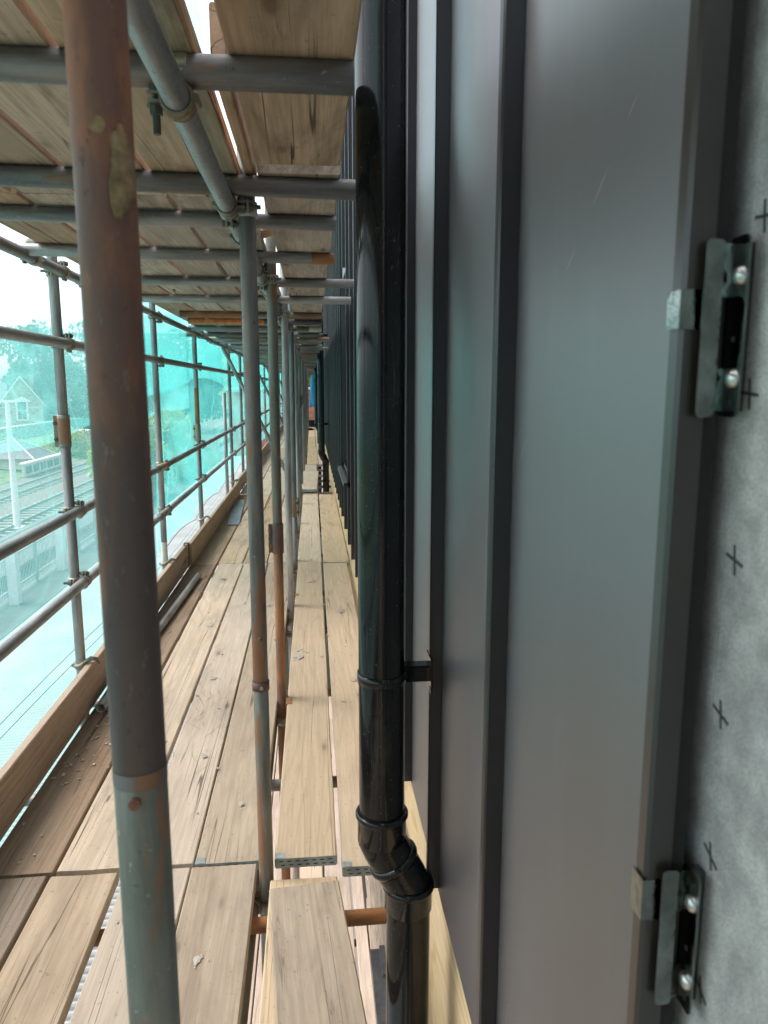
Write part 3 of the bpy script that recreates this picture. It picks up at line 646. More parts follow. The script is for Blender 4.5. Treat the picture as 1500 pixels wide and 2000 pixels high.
# ------------------------------------------------------------------ downpipes
def downpipe(x, y, zb, ztop, label, zlow, xo=.066):
    e = link('downpipe', None, loc=(x, y, 0), label=label, cat='downpipe', group='black downpipes on the cladding'); r = .055
    MB().cyl((0, 0, zb + .0), (0, 0, ztop), r, n=48).ob('upper_pipe', 'pipe', e)
    def socket(z, cx=0., dn=.07):
        b = MB(); m = Matrix.Translation((cx, 0, z))
        b.lathe([(r + .0005, .006), (r + .006, .006), (r + .0095, .001), (r + .0095, -.006), (r + .006, -.011), (r + .0045, -.014), (r + .0045, -dn), (r + .001, -dn - .004)], 40, 0, m)
        return b
    # offset bend: three short swept bits, ring ridges between
    z1 = zb - .065; z2 = z1 - .115
    a = socket(zb + .012)
    pts = [(0, 0, zb - .04), (0, 0, z1 + .01), (.008, 0, z1 - .012), (xo - .01, 0, z2 + .012), (xo, 0, z2 - .01), (xo, 0, z2 - .05)]
    a.sweep(pts, [r + .004, r + .004, r + .003, r + .002, r + .002, r + .001], 36)
    mid = Vector(pts[2]).lerp(Vector(pts[3]), .42); d = (Vector(pts[3]) - Vector(pts[2])).normalized()
    q = Matrix.Translation(mid) @ d.to_track_quat('Z', 'Y').to_matrix().to_4x4()
    a.lathe([(r, .012), (r + .006, .011), (r + .009, .005), (r + .009, -.004), (r + .006, -.009), (r, -.010)], 40, 0, q)
    a.ob('offset_bend', 'pipe', e)
    s = socket(z2 - .005, xo, .062); s.ob('lower_socket', 'pipe', e)
    MB().cyl((xo, 0, zlow), (xo, 0, z2 - .03), r, n=48).ob('lower_pipe', 'pipe', e)
    for zz in ((.937,) if y < 3 else (1.0, 2.45)):
        br = MB(); m = Matrix.Translation((0, 0, zz)); br.lathe([(r + .0003, -.012), (r + .003, -.012), (r + .0035, 0), (r + .003, .012), (r + .0003, .012)], 40, 0, m)
        br.box((r + .001, .004, zz - .02), (.118, .036, zz + .02)); br.box((.114, -.02, zz - .042), (.119, .05, zz + .042)); br.box((.06, .0, zz + .013), (.118, .004, zz + .017))
        o = br.ob('bracket', 'pipe', e)
        MB().cyl((.110, -.008, zz - .032), (.114, -.008, zz - .032), .005, n=8).ob('screw', 'zincb', o)
downpipe(.1535, 1.65, .575, 4.6, 'glossy black downpipe in the foreground with an offset bend', -2.6)
downpipe(.148, 12.5, .56, 4.6, 'black downpipe far along the cladding with an offset bend', -2.6)
downpipe(.12, 21.5, .56, 4.6, 'farthest black downpipe, a thin line before the blue sheet', -2.6)

# ================================================================== SCAFFOLD DECK
rows = [(-1.136, -.902), (-.884, -.664), (-.650, -.438), (-.428, -.209)]
rown = ['beside the toe board', 'second from the toe board', 'third from the toe board', 'beside the inner poles']
segs = [(-2.05, 2.325), (2.345, 6.755), (6.77, 11.2), (11.22, 15.6), (15.62, 20.0), (20.02, 24.4), (24.42, 28.8), (28.82, 34.4)]
segn = ['foreground', 'middle stretch beyond the first joint', 'stretch beyond the second joint', 'stretch beyond the third joint', 'stretch beyond the fourth joint', 'stretch beyond the fifth joint', 'stretch beyond the sixth joint', 'last stretch before the end']
for j, (y0, y1) in enumerate(segs):
    for i, (x0, x1) in enumerate(rows):
        mt = 'deck_dark' if i == 0 and j < 3 else ('deck_worn' if (i, j) in ((3, 0), (2, 2)) else 'deck')
        dx = [.0, .004, -.003, .005, 0, .003, -.002, 0][j]; rz = R(random.uniform(-.1, .1)) if j else R([.1, .25, -.05, .12][i])
        dy = random.uniform(-.008, .008)
        board(x0 + dx, x1 + dx, y0 + dy, y1 + dy, random.uniform(-.002, .002), mt, 'weathered deck board %s, %s' % (rown[i], segn[j]), 'main deck boards', rz=rz, bands='n' if j == 1 and i == 3 else '')
inn = [(-.152, .060, 2.33, 6.72, .012, 'deck_pale', 'pale inner deck board with grey perforated end band, left one', 0),
       (.078, .298, 2.28, 6.70, .0, 'deck_pale', 'pale inner deck board whose banded end sits behind the downpipe', 0),
       (-.158, .064, 6.74, 11.2, .0, 'deck_pale', 'pale inner deck board beyond the second joint, left one', 0),
       (.082, .322, 6.73, 11.18, .0, 'deck_pale', 'pinkish inner deck board beyond the second joint, against the wall', 0),
       (-.16, .07, 11.25, 15.6, .0, 'deck_pale', 'pale inner deck board beside the missing board gap', 0),
       (-.13, .11, 15.65, 20.1, .0, 'deck_pale', 'pale inner deck board beyond the gap, left one', 0), (.12, .33, 15.6, 20.0, .0, 'deck_pale', 'pale inner deck board beyond the gap, against the wall', 0),
       (-.14, .08, 20.1, 24.6, .0, 'deck_pale', 'far pale inner deck board, left one', 0), (.1, .32, 20.1, 24.5, .0, 'deck_pale', 'far pale inner deck board, against the wall', 0),
       (-.14, .08, 24.6, 29.2, .0, 'deck_pale', 'very far pale inner deck board, left one', 0), (.1, .32, 24.5, 29.2, .0, 'deck_pale', 'very far pale inner deck board, against the wall', 0),
       (-.14, .08, 29.2, 34.4, .0, 'deck_pale', 'last pale inner deck board, left one', 0), (.1, .32, 29.2, 34.4, .0, 'deck_pale', 'last pale inner deck board, against the wall', 0)]
for x0, x1, y0, y1, z, m_, lb, r_ in inn:
    board(x0, x1, y0, y1, z, m_, lb, 'inner deck boards', bands='n' if y0 < 16 else '')
board(-.2, .075, 11.3, 13.6, .075, 'deck_pale', 'loose pale board lying over the inner deck at the board gap', None, rz=R(-1.2), rx=R(.6))
board(-.163, .058, -1.4, 2.235, -.001, 'deck_pale', 'pale inner board under the worn board in the foreground', None, bands='')
board(-.07, .148, .24, 2.10, .078, 'deck_worn', 'worn grey-brown board lying on top in the foreground', None, rz=R(5.4), th=.038, bands='')
# stub board pieces under the worn board so that it rests on something
board(-.1, .05, 1.5, 1.72, .039, 'deck_worn', 'short packing piece under the worn foreground board', None, bands='')
board(-.06, .057, .5, .72, .039, 'deck_worn', 'short packing piece at the near end of the worn board', None, bands='')
# toe boards
for k, (y0, y1) in enumerate(((-1.3, 2.9 + 3.86), (6.7, 11.25), (11.3, 15.6), (15.6, 20), (20, 24.4), (24.4, 28.8), (28.8, 34.4))):
    SD[0] += 1; L_ = y1 - y0
    o = link('toe_board', board_mesh(.215, L_, .036, 'toe', SD[0], .002, 8), loc=(-1.1375 + (.028 if k == 1 else 0), (y0 + y1) / 2, .106), label='toe board on edge along the outer side, ' + segn[min(k + 0, 7)].replace('foreground', 'nearest length'), cat='toe board', group='toe boards', rot=(0, R(90), 0))
# toe board clips: bent straps round the pole and over the board
for i, y in enumerate((3.75, 5.97, 7.99, 11.19)):
    b = MB(); pts = [(-1.235, y - .02, .2), (-1.205, y - .034, .205), (-1.178, y - .022, .222), (-1.15, y - .01, .238), (-1.125, y - .005, .232), (-1.112, y, .205)]
    b.sweep(pts, [.006, .007, .011, .012, .010, .006], 8); b.cyl((-1.25, y, .2), (-1.22, y, .2), .009, n=8)
    b.lathe([(TR + .0005, .185), (TR + .005, .185), (TR + .005, .213), (TR + .0005, .213)], 16, 0, Matrix.Translation((-1.205, y, 0)), True)
    b.ob('toe_board_clip', 'fit', label='bent steel clip tying the toe board to the %s visible outer pole' % ['first', 'second', 'third', 'fourth'][i], cat='clip', group='toe board clips')
# strap hanging over toe board
b = MB()
pts = [(-1.163, 6.62, .18), (-1.16, 6.60, .235), (-1.12, 6.6, .232), (-1.117, 6.58, .15), (-1.11, 6.5, .03)]
for q0, q1 in zip(pts[:-1], pts[1:]):
    b.add([Vector(q0) + Vector((0, -.02, 0)), Vector(q0) + Vector((0, .02, 0)), Vector(q1) + Vector((0, .02, 0)), Vector(q1) + Vector((0, -.02, 0))], [(0, 1, 2, 3)]); 
    b.add([Vector(q0) + Vector((.002, -.02, .002)), Vector(q0) + Vector((.002, .02, .002)), Vector(q1) + Vector((.002, .02, .002)), Vector(q1) + Vector((.002, -.02, .002))], [(0, 1, 2, 3)])
b.ob('webbing_strap', 'slot', label='dark strap hooked over the toe board near its joint', cat='strap')

# ------------------------------------------------------------------ standards (inner)
def std(name, x, y, z0, z1, mat, label, group, parts=None, lean=0):
    e = link(name, None, loc=(x, y, 0), label=label, cat='scaffold pole', group=group); e.rotation_euler = (0, lean, 0)
    if parts is None: parts = [(z0, z1, mat)]
    for a, b_, m_ in parts: tube('tube', (0, 0, a), (0, 0, b_), m_, e)
    return e
G_in = 'inner row of scaffold poles'; G_out = 'outer row of scaffold poles'
p1 = std('scaffold_pole', -.1655, .66, 0, 0, 'rust', 'thick rust-brown pole nearest the camera, greenish below its joint', G_in, [(-.6, 1.2565, 'galvg'), (1.258, 4.4, 'rust')])
b = MB(); b.cyl((0, 0, 1.248), (0, 0, 1.263), .0246, n=24); b.ob('joint_collar', 'galvb', p1)
b = MB(); b.cyl((0, -.0235, 1.238), (0, -.029, 1.238), .0055, n=10); b.cyl((0, -.023, 1.238), (0, -.0305, 1.238), .003, n=8); b.ob('rivet', 'rust', p1)
# grout blob on the pole
bmx = bmesh.new(); bmesh.ops.create_icosphere(bmx, subdivisions=4, radius=1)
for v in bmx.verts:
    nn = math.sin(v.co.x * 3 + v.co.z * 4) * .09 - .16 * math.exp(-((v.co.z - .15) * 5) ** 2) + math.sin(v.co.z * 9 + v.co.x * 7) * .07 + math.sin(v.co.z * 23 + v.co.x * 19) * .05 + math.sin(v.co.z * 41 + v.co.y * 37) * .03
    v.co *= 1 + nn + random.uniform(-.03, .03)
    v.co.x *= .0105; v.co.y *= .006; v.co.z *= .034
for f in bmx.faces: f.smooth = True
me = bpy.data.meshes.new('grout_blob'); bmx.to_mesh(me); me.materials.append(M['foam']); link('grout_blob', me, p1, (.0175, -.0175, 1.779), label='lumpy yellow-brown dried grout blob', rot=(0, R(3), R(45)))
b = MB(); b.lathe([(0, .0015), (.004, .0013), (.0065, 0)], 12, 0, Matrix.Translation((.002, -.0238, 1.812)) @ Matrix.Rotation(R(90), 4, 'X')); b.ob('mortar_spot', 'foam', p1)
p2 = std('scaffold_pole', -.178, 2.27, 0, 0, 'galvd', 'second inner pole, dark grey with yellow-stained lower tube below its collar', G_in, [(-2.6, .672, 'galvr'), (.674, 2.66, 'galvb')])
b = MB(); b.lathe([(TR + .0004, .655), (TR + .0035, .655), (TR + .0035, .683), (TR + .0004, .683)], 24, 0, None, True); b.ob('joint_collar', 'rust', p2)
b = MB(); b.cyl((.004, -.026, .668), (.004, -.032, .668), .006, n=6, smooth=False); b.ob('rivet', 'fit', p2)
b = MB(); b.lathe([(0, .003), (.005, .0025), (.008, 0)], 12, 0, Matrix.Translation((.004, -.0235, .83)) @ Matrix.Rotation(R(90), 4, 'X')); b.ob('mortar_spot', 'foam', p2)
p3 = std('scaffold_pole', -.183, 3.68, 0, 0, 'galv', 'third inner pole with brown sleeve and orange-rusted lower tube', G_in, [(-2.6, .855, 'rusto'), (.857, 4.4, 'galvg')])
sleeve(p3, .785, .935, 'rust', math.pi)
p4 = std('scaffold_pole', -.181, 5.33, 0, 0, 'galvd', 'fourth inner pole, plain grey, right behind the sleeved one', G_in, [(-2.6, 4.4, 'galv')])
p5 = std('scaffold_pole', -.179, 6.82, 0, 0, 'galv', 'fifth inner pole with bolted sleeve near deck height', G_in, [(-2.6, .5, 'galv'), (.502, 4.4, 'galvd')])
sleeve(p5, .42, .6, 'fit', -.6)
for i, y in enumerate((8.77, 10.3, 11.9, 13.7, 15.6, 17.6, 19.8, 22.0, 24.2, 26.4, 28.6, 30.8, 33.0)):
    p = std('scaffold_pole', -.18 + random.uniform(-.006, .006), y, 0, 0, 'galv', '%s inner pole counted from the camera, grey and far along the walkway' % ordw(i + 5), G_in, [(-2.6, 1.4, random.choice(['galv', 'galv', 'galvr'])), (1.402, 4.4, random.choice(['galv', 'galvd']))])
    if i in (1, 2): sleeve(p, 1.33, 1.48, 'fit', .5)
# outer row
outY = [1.62, 3.75, 5.97, 7.99, 11.19, 12.9, 15.1, 17.2, 19.4, 21.6, 23.8, 26.0, 28.2, 30.4, 32.6]
outL = ['outer pole at the left edge of the deck beside the camera', 'outer pole with a rust-patched bolted sleeve, left of the rusted near pole', 'outer pole just right of the rusted near pole, with paint-marked foot', 'outer pole with orange-painted stretch above its speckled sleeve', 'outer pole doubled by a short cut-off tube', 'outer pole behind the diagonal brace']
XO = -1.205
for i, y in enumerate(outY):
    lb = outL[i] if i < 6 else '%s outer pole counted from the camera, small in the distance' % ordw(i)
    zs = {1: 1.4, 3: 1.14}.get(i)
    parts = [(-.5, zs - .001, 'galv'), (zs + .001, 4.3, 'galv')] if zs else [(-.5, 4.3, random.choice(['galv', 'galv', 'galvr']) if i > 3 else 'galv')]
    if i == 3: parts = [(-.5, 1.139, 'galv'), (1.141, 4.3, 'galv')]
    p = std('scaffold_pole', XO, y, 0, 0, 'galv', lb, G_out, parts)
    if i == 1: sleeve(p, 1.32, 1.475, 'galvr', math.pi + .1); paint(p, 1.335, 1.46, 'rustpatch', 'rust_patch', TR + .0052)
    if i == 3: sleeve(p, 1.05, 1.22, 'fit', math.pi); paint(p, 1.222, 1.60, 'rusto', 'rust_patch')
    if i == 2: paint(p, .2, .38, 'stone', 'paint_mark')
o = std('scaffold_tube', XO - .01, 10.55, 0, 0, 'galv', 'short cut-off upright tube beside the fifth outer pole', None, [(-.3, 1.53, 'galv')])
# ------------------------------------------------------------------ rails and ledgers
XR = -1.155
rails = []
for z, nm, in ((2.143, 'top ledger under the upper boards'), (1.812, 'upper guard rail'), (1.005, 'middle guard rail at waist height'), (.645, 'lower guard rail above the toe board')):
    for k, (y0, y1) in enumerate(((-1.5, 5.6), (5.601, 12.0), (12.001, 18.3), (18.301, 24.6), (24.601, 33.5))):
        lb = 'grey %s, %s' % (nm, ['nearest length at left', 'second length', 'third length', 'fourth length', 'last length'][k])
        o = tube('guard_rail' if z < 2 else 'ledger_tube', (XR, y0, z), (XR, y1, z), 'galv' if z < 2 else random.choice(['galv', 'galvd']), label=lb, cat='scaffold tube', group='outer longitudinal tubes')
        if z == 1.005 and k == 1: paint(o, .08, .30, 'orange', 'painted_patch')
        if k == 1 and z < 1.5: paint(o, 0, .2, 'fit', 'joint_sleeve', TR + .003)
nameR = {2.143: 'top ledger', 1.812: 'upper guard rail', 1.005: 'middle guard rail', .645: 'lower guard rail'}
for i, y in enumerate(outY[1:12]):
    for z in nameR:
        far_ = i > 5
        coupler((XR, y, z), (0, 1 if (i % 2) else -1, 0), (-1, 0, 0), ('right-angle clamp joining the %s to the %s outer pole' % (nameR[z], ['first visible', 'second visible', 'third visible', 'fourth visible', 'fifth visible', 'sixth visible'][i])) if not far_ else 'tiny clamp on the %s at the %s outer pole' % (nameR[z], ordw(i + 1)), 'clamps on the outer row')
XL = -.2285
o = tube('ledger_tube', (XL, -1.2, 2.112), (XL, 4.9, 2.112), 'galv', label='grey ledger tube running overhead past the inner poles, nearest length', cat='scaffold tube', group='inner ledgers')
for k, (y0, y1) in enumerate(((4.901, 11.2), (11.201, 17.5), (17.501, 23.8), (23.801, 33.5))):
    tube('ledger_tube', (XL, y0, 2.112), (XL, y1, 2.112), 'galvd', label='overhead inner ledger tube, %s length' % ordw(k + 1), cat='scaffold tube', group='inner ledgers')
innY = [2.27, 3.68, 5.33, 6.82, 8.77, 10.3, 11.9, 13.7, 15.6]
for i, y in enumerate(innY):
    coupler((XL, y, 2.112), (0, -1, 0), (1, 0, 0), 'clamp joining the overhead inner ledger to the %s inner pole' % ordw(i + 1), 'clamps on the inner row')
# deck-level ledgers and the lower lift
for x, lb in ((XL, 'under-deck ledger tube between the main and inner boards'), (XR, 'under-deck ledger tube below the toe board')):
    tube('ledger_tube', (x, -1.2, -.115), (x, 34, -.115), 'galvd', label=lb, cat='scaffold tube', group='under-deck ledgers')
for i, y in enumerate(innY[:6]):
    coupler((XL, y, -.115), (0, 1, 0), (1, 0, 0), 'clamp below deck level at the foot of the %s inner pole' % ordw(i + 1), 'clamps below the deck')
# ------------------------------------------------------------------ transoms overhead
tl = [(1.445, .084, -1.24, 'galvd'), (2.215, .145, -1.24, 'galvd'), (2.66, .091, -1.24, 'galv'), (3.37, .105, -1.2, 'galv'), (4.14, .235, -1.21, 'galv'), (4.93, .26, -1.2, 'galv'), (6.0, .095, -1.0, 'galvr'),
      (6.6, .1, -1.03, 'galvd'), (7.35, .1, -1.15, 'galv'), (8.2, .125, -1.75, 'galvd'), (8.9, .21, -1.2, 'galvr'), (9.5, .13, -1.25, 'galv'), (10.4, .15, -1.2, 'galv'), (11.0, .25, -1.25, 'galv'), (11.8, .13, -1.2, 'galv')]
y = 12.6
while y < 34: tl.append((y, random.choice([.1, .12, .14, .2]), -1.22, random.choice(['galv', 'galvd', 'galvr', 'rust']))); y += random.uniform(.55, .95)
for i, (y, xr, xl, m_) in enumerate(tl):
    sk = [-.005, -.09, -.08, -.12][i] if i < 4 else random.uniform(-.06, .02)
    r_ = .0285 if i == 0 else (.0275 if i == 1 else TR)
    z = 2.16
    lb = '%s overhead cross tube counted from the camera' % ordw(i).replace('nearest', 'nearest') + (' , thick and dark against the boards' if i == 0 else '')
    if i == 6: lb += ', orange towards its left end'
    if i == 7: lb += ', bright orange left half'
    if i == 3: lb += ', orange tip towards the wall'
    o = tube('cross_tube', (xr, y, z), (xl, y + sk, z), m_, r=r_, label=lb.replace(' ,', ','), cat='scaffold tube', group='overhead cross tubes')
    if i == 3: paint(o, .0, .1, 'rusto')
    if i == 6: paint(o, .55, 1.09, 'rusto', 'rust_patch')
    if i == 7: paint(o, .5, 1.12, 'orange')
    if i == 8: paint(o, .0, .12, 'stone', 'pale_end')
for i, (y, xr, xl, m_) in enumerate(tl[:16]):
    if xl < -1.17: coupler((XR, y, 2.143 - .0), (0, 1, 0), (0, 0, 1), 'clamp under the left end of the %s overhead cross tube' % ordw(i), 'clamps under the cross tubes')
# visible clamp on the near ledger with its bolt hanging down
e = coupler((XL, 1.445, 2.112), (0, 1, 0), (0, 0, 1), 'big clamp on the near overhead ledger, threaded bolt hanging down', None)
b = MB(); p = Vector((0, TR + .0145, 0)); b.cyl(p + Vector((0, 0, .01)), p + Vector((0, 0, -.058)), .0062, n=12)
for z in np.arange(-.057, -.03, .0032): b.cyl(p + Vector((0, 0, z)), p + Vector((0, 0, z + .0016)), .0072, n=12)
b.cyl(p + Vector((0, 0, -.026)), p + Vector((0, 0, -.0115)), .0118, n=6, smooth=False); b.cyl(p + Vector((0, 0, -.0115)), p + Vector((0, 0, -.0098)), .0165, n=16)
b.ob('hanging_bolt', 'fitd', e)
b = MB(); b.lathe([(TR + .0058, -.02), (TR + .0072, -.018), (TR + .0072, .018), (TR + .0058, .02)], 20, 0, track((0, 0, 0), (1, 0, 0))); b.ob('rust_patch', 'foam', e)
for i, (y, xr, xl, m_) in enumerate(tl[1:9]):
    coupler((XL, y, 2.112), (0, -1, 0), (0, 0, 1), 'clamp on the inner ledger under the %s overhead cross tube' % ordw(i + 1), 'clamps under the cross tubes')
# under-deck transoms
yy = [2.115, 2.95, 3.9, 4.9, 5.9, 6.6, 7.3, 8.3, 9.3, 10.3, 11.0, 11.7, 12.5, 13.3, 14.1, 15.0, 16, 17.1, 18.3, 19.5, 20.5, 22, 23.5, 25, 26.5, 28, 29.5, 31, 32.5, 34]
for i, y in enumerate(yy):
    rustt = i == 0
    xr = .26 if rustt else random.choice([.3, .27, .24, .31])
    tube('under_deck_tube', (xr, y, -.064), (-1.24, y + random.uniform(-.03, .03), -.064), 'rusto' if rustt else random.choice(['galv', 'galvd']),
         label='orange-rusted cross tube poking out beside the foreground board' if rustt else '%s cross tube under the deck boards, counted from the camera' % ordw(i), cat='scaffold tube', group='cross tubes under the deck')
# short orange painted ends poking up between the boards
for i, (x, y) in enumerate(((-.165, 3.62), (-.165, 5.62))):
    MB().box((-.004, -.03, -.035), (.028, .03, .0)).ob('packing_block', 'rusto', loc=(x + .01, y, .014), label='small orange block by the foot of the %s inner pole' % ['third', 'fourth'][i], cat='block')
# lower lift boards
for i, (x0, x1) in enumerate(((-.20, .025), (.04, .236), (.252, .335))):
    board(x0, x1, 2.0, 9, -2.25, 'deck', ['lower-level board seen through the gap, left one', 'lower-level board seen through the gap, middle one', 'lower-level board seen through the gap, strip against the brick wall'][i], 'boards of the level below')
for i, y in enumerate((3.2, 4.7, 6.2)): tube('under_deck_tube', (.33, y, -2.315), (-1.2, y, -2.315), 'galvd', label='cross tube of the level below, %s one' % ordw(i), cat='scaffold tube', group='tubes of the level below')
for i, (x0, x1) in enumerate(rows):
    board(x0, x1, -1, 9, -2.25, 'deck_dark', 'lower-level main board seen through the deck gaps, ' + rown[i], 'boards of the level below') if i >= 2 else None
# braces
for i, y in enumerate((9.6, 14.2, 18.5, 22.8)):
    tube('diagonal_brace', (XR + .05, y, 2.1), (-.235, y + .2, .25), 'galv', label='%s diagonal brace tube crossing the walkway bays' % ordw(i), cat='scaffold tube', group='diagonal braces')
# ------------------------------------------------------------------ overhead boards
crow = [(-1.10, -.882), (-.868, -.657), (-.643, -.438), (-.424, -.192)]
csg = [(-1.8, 2.44), (2.46, 6.3), (6.32, 10.7), (10.72, 15.1), (15.12, 19.5), (19.52, 24), (24.02, 28.4), (28.42, 34)]
cn = ['nearest stretch', 'second stretch', 'third stretch', 'fourth stretch', 'fifth stretch', 'sixth stretch', 'seventh stretch', 'last stretch']
rn = ['along the outer edge', 'second from the outer edge', 'third from the outer edge', 'beside the overhead ledger']
for j, (y0, y1) in enumerate(csg):
    for i, (x0, x1) in enumerate(crow):
        board(x0, x1, y0 + random.uniform(-.01, .01), y1 + random.uniform(-.01, .01), 2.2235 + random.uniform(0, .002), 'ceil', 'overhead board %s, %s' % (rn[i], cn[j]), 'overhead main boards', rz=R(random.uniform(-.2, .2)), warp=.002, bands='')
    z = 2.2235
    if j == 0:
        board(-.138, .085, y0, 2.08, z, 'ceil', 'overhead inner board by the wall, nearest stretch', 'overhead inner boards', bands='')
    else: board(-.14, .088 if j < 2 else .1, y0 - .3 if j == 1 else y0, y1 + .1, z + (.0 if j % 2 else .0), 'ceil', 'overhead inner board by the wall, ' + cn[j], 'overhead inner boards', bands='', rz=R(random.uniform(-.15, .15)))
# upright board on edge of the overhead deck + offcut
board(-.176, -.149, 1.5, 2.3, 2.30, 'ceil', 'dark board standing on edge between the overhead decks', None, th=.11, bands='')
board(-.19, -.1, 3.0, 3.28, 2.262, 'deck_pale', 'pale offcut lying across the overhead gap', None, rz=R(35), bands='')
board(-.24, -.12, 3.2, 3.5, 2.30, 'deck_pale', 'second pale offcut resting on the first above the gap', None, rz=R(-25), rx=R(4), bands='')
# ------------------------------------------------------------------ loose things on deck
tube('loose_tube', (-1.078, 3.60, .0255), (-.99, 6.25, .0255), 'galv', label='loose grey tube lying on the deck along the toe board', cat='scaffold tube')
b = MB()
ys = np.linspace(0, 1.9, 8)
for a_, c_ in zip(ys[:-1], ys[1:]):
    f = lambda t: .010 + .015 * math.sin(t * 2.2) ** 2
    b.add([(-.07, a_, f(a_)), (.07, a_, f(a_)), (.07, c_, f(c_)), (-.07, c_, f(c_)), (-.07, a_, f(a_) - .003), (.07, a_, f(a_) - .003), (.07, c_, f(c_) - .003), (-.07, c_, f(c_) - .003)], [(0, 1, 2, 3), (7, 6, 5, 4), (0, 4, 5, 1), (1, 5, 6, 2), (3, 7, 4, 0)])
b.ob('metal_strip', 'lead', loc=(-.95, 8.7, .0), label='grey metal strip lying on the far deck by the toe board', cat='metal strip', rot=(0, 0, R(3)))
b = MB()
for k in range(210):
    if k < 120: x, y = rng.normal(-1.0, .07), rng.normal(3.3, .3)
    elif k < 160: x, y = rng.normal(-.55, .25), rng.uniform(2.4, 6.5)
    else: x, y = rng.normal(.0, .1), rng.uniform(2.5, 8)
    if x < -1.1 or x > .28: continue
    s_ = .0012 + .0042 * rng.uniform() ** 2.2; a_ = rng.uniform(0, 6.28); l_ = s_ * rng.uniform(1, 2.6)
    m = Matrix.Translation((x, y, .003 + s_ * .3)) @ Matrix.Rotation(a_, 4, 'Z') @ Matrix.Rotation(rng.uniform(-.4, .4), 4, 'X')
    b.box((-l_, -s_, -s_ * .45), (l_, s_, s_ * .45), 0, m)
SPL = [(-.1, 4.26, .035), (-.58, 4.0, .018), (-.72, 4.95, .03), (.03, 4.25, .014), (-.35, 5.4, .02), (-.5, 3.1, .012), (-.3, 2.7, .01), (.2, 3.9, .022), (-.05, 6.0, .02), (.18, 5.2, .03), (-.78, 6.2, .02), (-.35, 1.9, .012), (-.6, 2.1, .016)]
for x, y, q in SPL:
    for t in range(9):
        rr_ = q * (1 if t == 0 else rng.uniform(.08, .3)); cx, cy = (x, y) if t == 0 else (x + rng.normal() * q * 1.3, y + rng.normal() * q * 2.4)
        k_ = 11; rad = rr_ * rng.uniform(.55, 1.2, k_); zz = .0162 if x > -.16 and x < .07 else .004
        vs = [(cx + rad[i] * math.cos(6.283 * i / k_), cy + 1.5 * rad[i] * math.sin(6.283 * i / k_), zz) for i in range(k_)] + [(cx, cy, zz + min(.003, rr_ * .15))]
        b.add(vs, [(i, (i + 1) % k_, k_) for i in range(k_)])
b.ob('mortar_crumbs', 'mud', kind='stuff', label='crumbs of mortar and wood scattered on the deck', cat='debris')
# far end: brick building, blue sheet, clutter
e = link('end_building', None, loc=(0, 46, -6), label='red brick building at the far end of the walkway', cat='building')
MB().box((-5, 0, 0), (6, 6, 7.45)).ob('wall', 'brickr', e); MB().box((-5.1, -.1, 7.45), (6.1, 6, 7.6)).ob('coping', 'stone', e)
b = MB(); vs = []
for j in range(13):
    z = j / 12
    for i in range(9):
        t = i / 8; vs.append((-.02 + t * .44 - .09 * (1 - z) * (1 - t) + .14 * (max(0, z - .55) ** 1.3) * (1 - t), 33.0 + .05 * math.sin(t * 14 + z * 3), .75 + 1.75 * z))
b.add(vs, [(j * 9 + i, j * 9 + i + 1, (j + 1) * 9 + i + 1, (j + 1) * 9 + i) for j in range(12) for i in range(8)], 0, True); tp = b.ob('tarpaulin', 'tarp', label='bright blue sheet hanging at the far end of the walkway', cat='tarpaulin')
so = tp.modifiers.new('s', 'SOLIDIFY'); so.thickness = .004
b = MB(); b.lathe([(.0, 0), (.12, 0), (.15, .26), (.155, .26), (.155, .28), (.14, .28), (.115, .02), (0, .02)], 18); b.ob('bucket', 'slot', loc=(-.02, 30.5, .002), label='small dark bucket at the far end of the walkway', cat='bucket')
b = MB(); b.sweep([(-.2, 28.3, .03), (-.12, 28.1, .05), (-.02, 28.2, .04), (.05, 28.0, .04)], [.03, .05, .045, .02], 8); b.ob('rag', 'slot', label='dark crumpled rag on the far deck', cat='rag')
# ------------------------------------------------------------------ netting
def netsheet(y0, y1, z0f, z1f, x, mat, label, ny, nz, amp=.03, seed=0, cords=False):
    r = np.random.default_rng(seed); ph = r.uniform(0, 6.28, 12); fr = r.uniform(.4, 3.2, 6); fz = r.uniform(.5, 4.5, 6)
    vs = []
    for j in range(nz + 1):
        for i in range(ny + 1):
            y = y0 + (y1 - y0) * i / ny; a, c = z0f(y), z1f(y); z = a + (c - a) * j / nz
            d = sum(math.sin(fr[k] * y * (1.2 if k % 2 else -1) + fz[k] * z + ph[k]) for k in range(6)) / 6
            cr = abs(math.sin(1.1 * y + 1.7 * z + ph[7])) ** 8
            vs.append((x + amp * d - amp * .8 * cr, y, z))
    b = MB(); w_ = ny + 1
    b.add(vs, [(j * w_ + i, j * w_ + i + 1, (j + 1) * w_ + i + 1, (j + 1) * w_ + i) for j in range(nz) for i in range(ny)], 0, True)
    return b.ob('debris_net', mat, label=label, cat='netting', group='debris netting')
sag = lambda y: .2 + .07 * abs(math.sin((y - 5.9) * math.pi / 2.1))
netsheet(-5.2, 6.6, lambda y: -.3, lambda y: 1.42 + .03 * math.sin(y * 2), -1.30, 'netlow', 'pale lower netting sheet at the left, tracks visible through it', 90, 24, .02, 1)
netsheet(-5.2, 8.2, lambda y: 1.30 + .012 * y + .02 * math.sin(y * 3), lambda y: 6.0, -1.33, 'netnear', 'turquoise upper netting sheet at the left', 110, 40, .04, 2)
netsheet(6.2, 36, sag, lambda y: 2.25 + .12 * math.sin(y * .9), -1.29, 'net', 'turquoise netting along the far outer side', 260, 30, .05, 3)
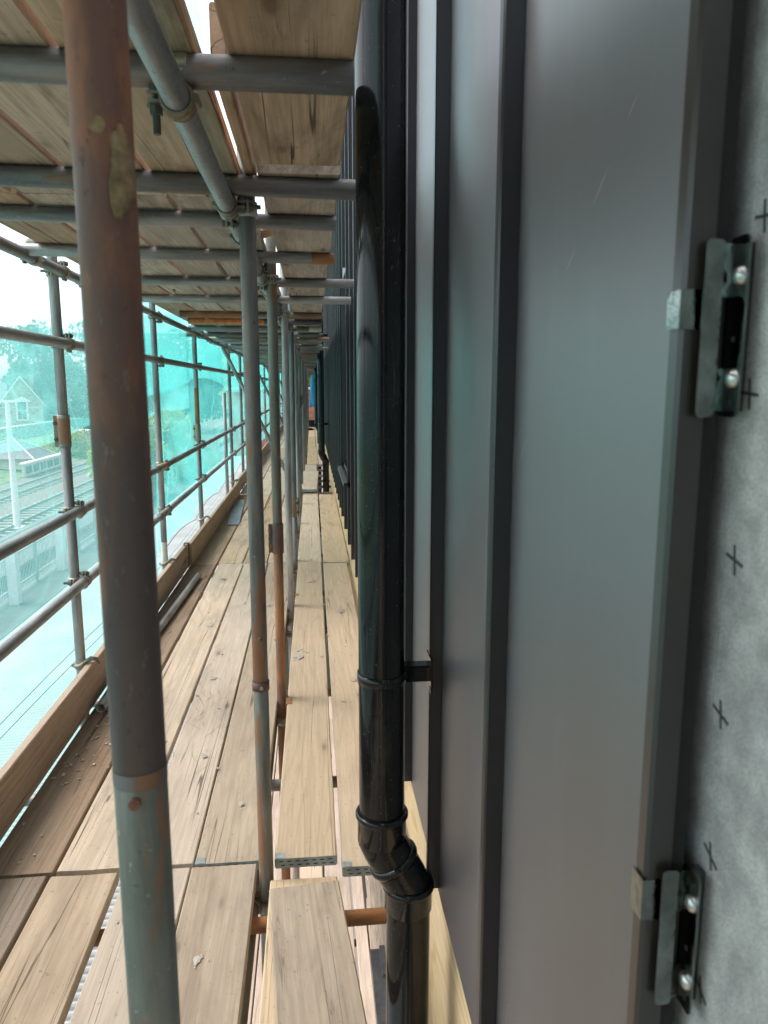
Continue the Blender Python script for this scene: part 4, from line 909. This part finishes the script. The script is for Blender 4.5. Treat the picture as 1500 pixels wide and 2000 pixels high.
netsheet(5.4, 36, lambda y: 1.62 + .1 * math.sin(y * .8), lambda y: 6.75 - .95 / (1 + math.exp(-(y - 11.0) * 4)), -1.36, 'net', 'second overlapping turquoise netting sheet along the far side', 220, 24, .05, 4)
for k, (z_, lb) in enumerate(((.26, 'upper thin cord running outside the toe board'), (.2, 'lower thin cord running outside the toe board'))):
    b = MB(); b.sweep([(-1.275 + .01 * math.sin(y * 1.3 + k), y, z_ + .04 * math.sin(y * .7) - .012 * y) for y in np.arange(1, 15, .5)], .0018, 5); b.ob('cord', 'cord', label=lb, cat='cord', group='net cords')
b = MB(); b.sweep([(-1.27, y, sag(y)) for y in np.arange(6.2, 20, .15)], .004, 5); b.ob('cord', 'cord', label='stitched hem cord at the bottom of the far netting', cat='cord', group='net cords')
# ------------------------------------------------------------------ added unseen wall behind the camera, darkens light and reflections on the seams
for k in range(5): MB().box((-1.75 + k * .42, -5.32, -2.5), (-1.75 + k * .42 + .415, -5.30, 6.2)).ob('cladding_panel', 'clad', bld)
for k in range(5): MB().box((-1.76 + k * .42, -5.2995, -2.5), (-1.735 + k * .42, -5.27, 6.2)).ob('standing_seam', 'seam', bld)
MB().box((-1.75, -9, -6), (.6, -5.325, 6.2)).ob('added_dark_wall', 'clad_edge', bld)

for i, (x0, x1) in enumerate(rows + [(-.152, .06), (.08, .30)]):
    board(x0, x1, -5.1, -2.07 if i < 4 else -1.62, 0, 'deck', 'deck board behind the camera position, ' + (rown + ['left inner one', 'right inner one'])[i], 'deck boards behind the camera', bands='')
for i, (x0, x1) in enumerate(crow + [(-.14, .088)]):
    board(x0, x1, -5.1, -1.83, 2.2235, 'ceil', 'overhead board behind the camera position, ' + (rn + ['inner one'])[i], 'overhead boards behind the camera', bands='')
# scratches in the coating of the near panels
SCR = [(0.7, 1.874, 0.723, 1.858), (0.762, 1.829, 0.802, 1.8), (0.849, 1.767, 0.88, 1.744), (1.015, 1.54, 1.058, 1.499), (1.317, 1.061, 1.273, 1.025), (1.073, 1.532, 1.089, 1.477)]
for (ya, za, yb, zb) in SCR:
    a, c = Vector((.2997, ya, za)), Vector((.2997, yb, zb)); d = (c - a).normalized(); t = Vector((0, -d.z, d.y)) * .0005
    b = MB(); b.add([a - t * .2, a.lerp(c, .5) - t, c - t * .2, c + t * .2, a.lerp(c, .5) + t, a + t * .2], [(0, 1, 2, 3, 4, 5)]); b.ob('scratch', 'stone', bld)

b = MB()
for k in range(34):
    x, y = rng.normal(-.56, .045), rng.normal(3.55, .28); a_ = 1.57 + rng.normal() * .35; l_ = rng.uniform(.02, .07); w_ = .0009
    d = Vector((math.cos(a_), math.sin(a_), 0)); t = Vector((-d.y, d.x, 0)) * w_; p = Vector((x, y, .0042))
    b.add([p - d * l_, p + t, p + d * l_, p - t], [(0, 1, 2, 3)])
b.ob('twigs', 'bark', kind='stuff', label='thin dark twigs and splinters scattered on a deck board', cat='debris')
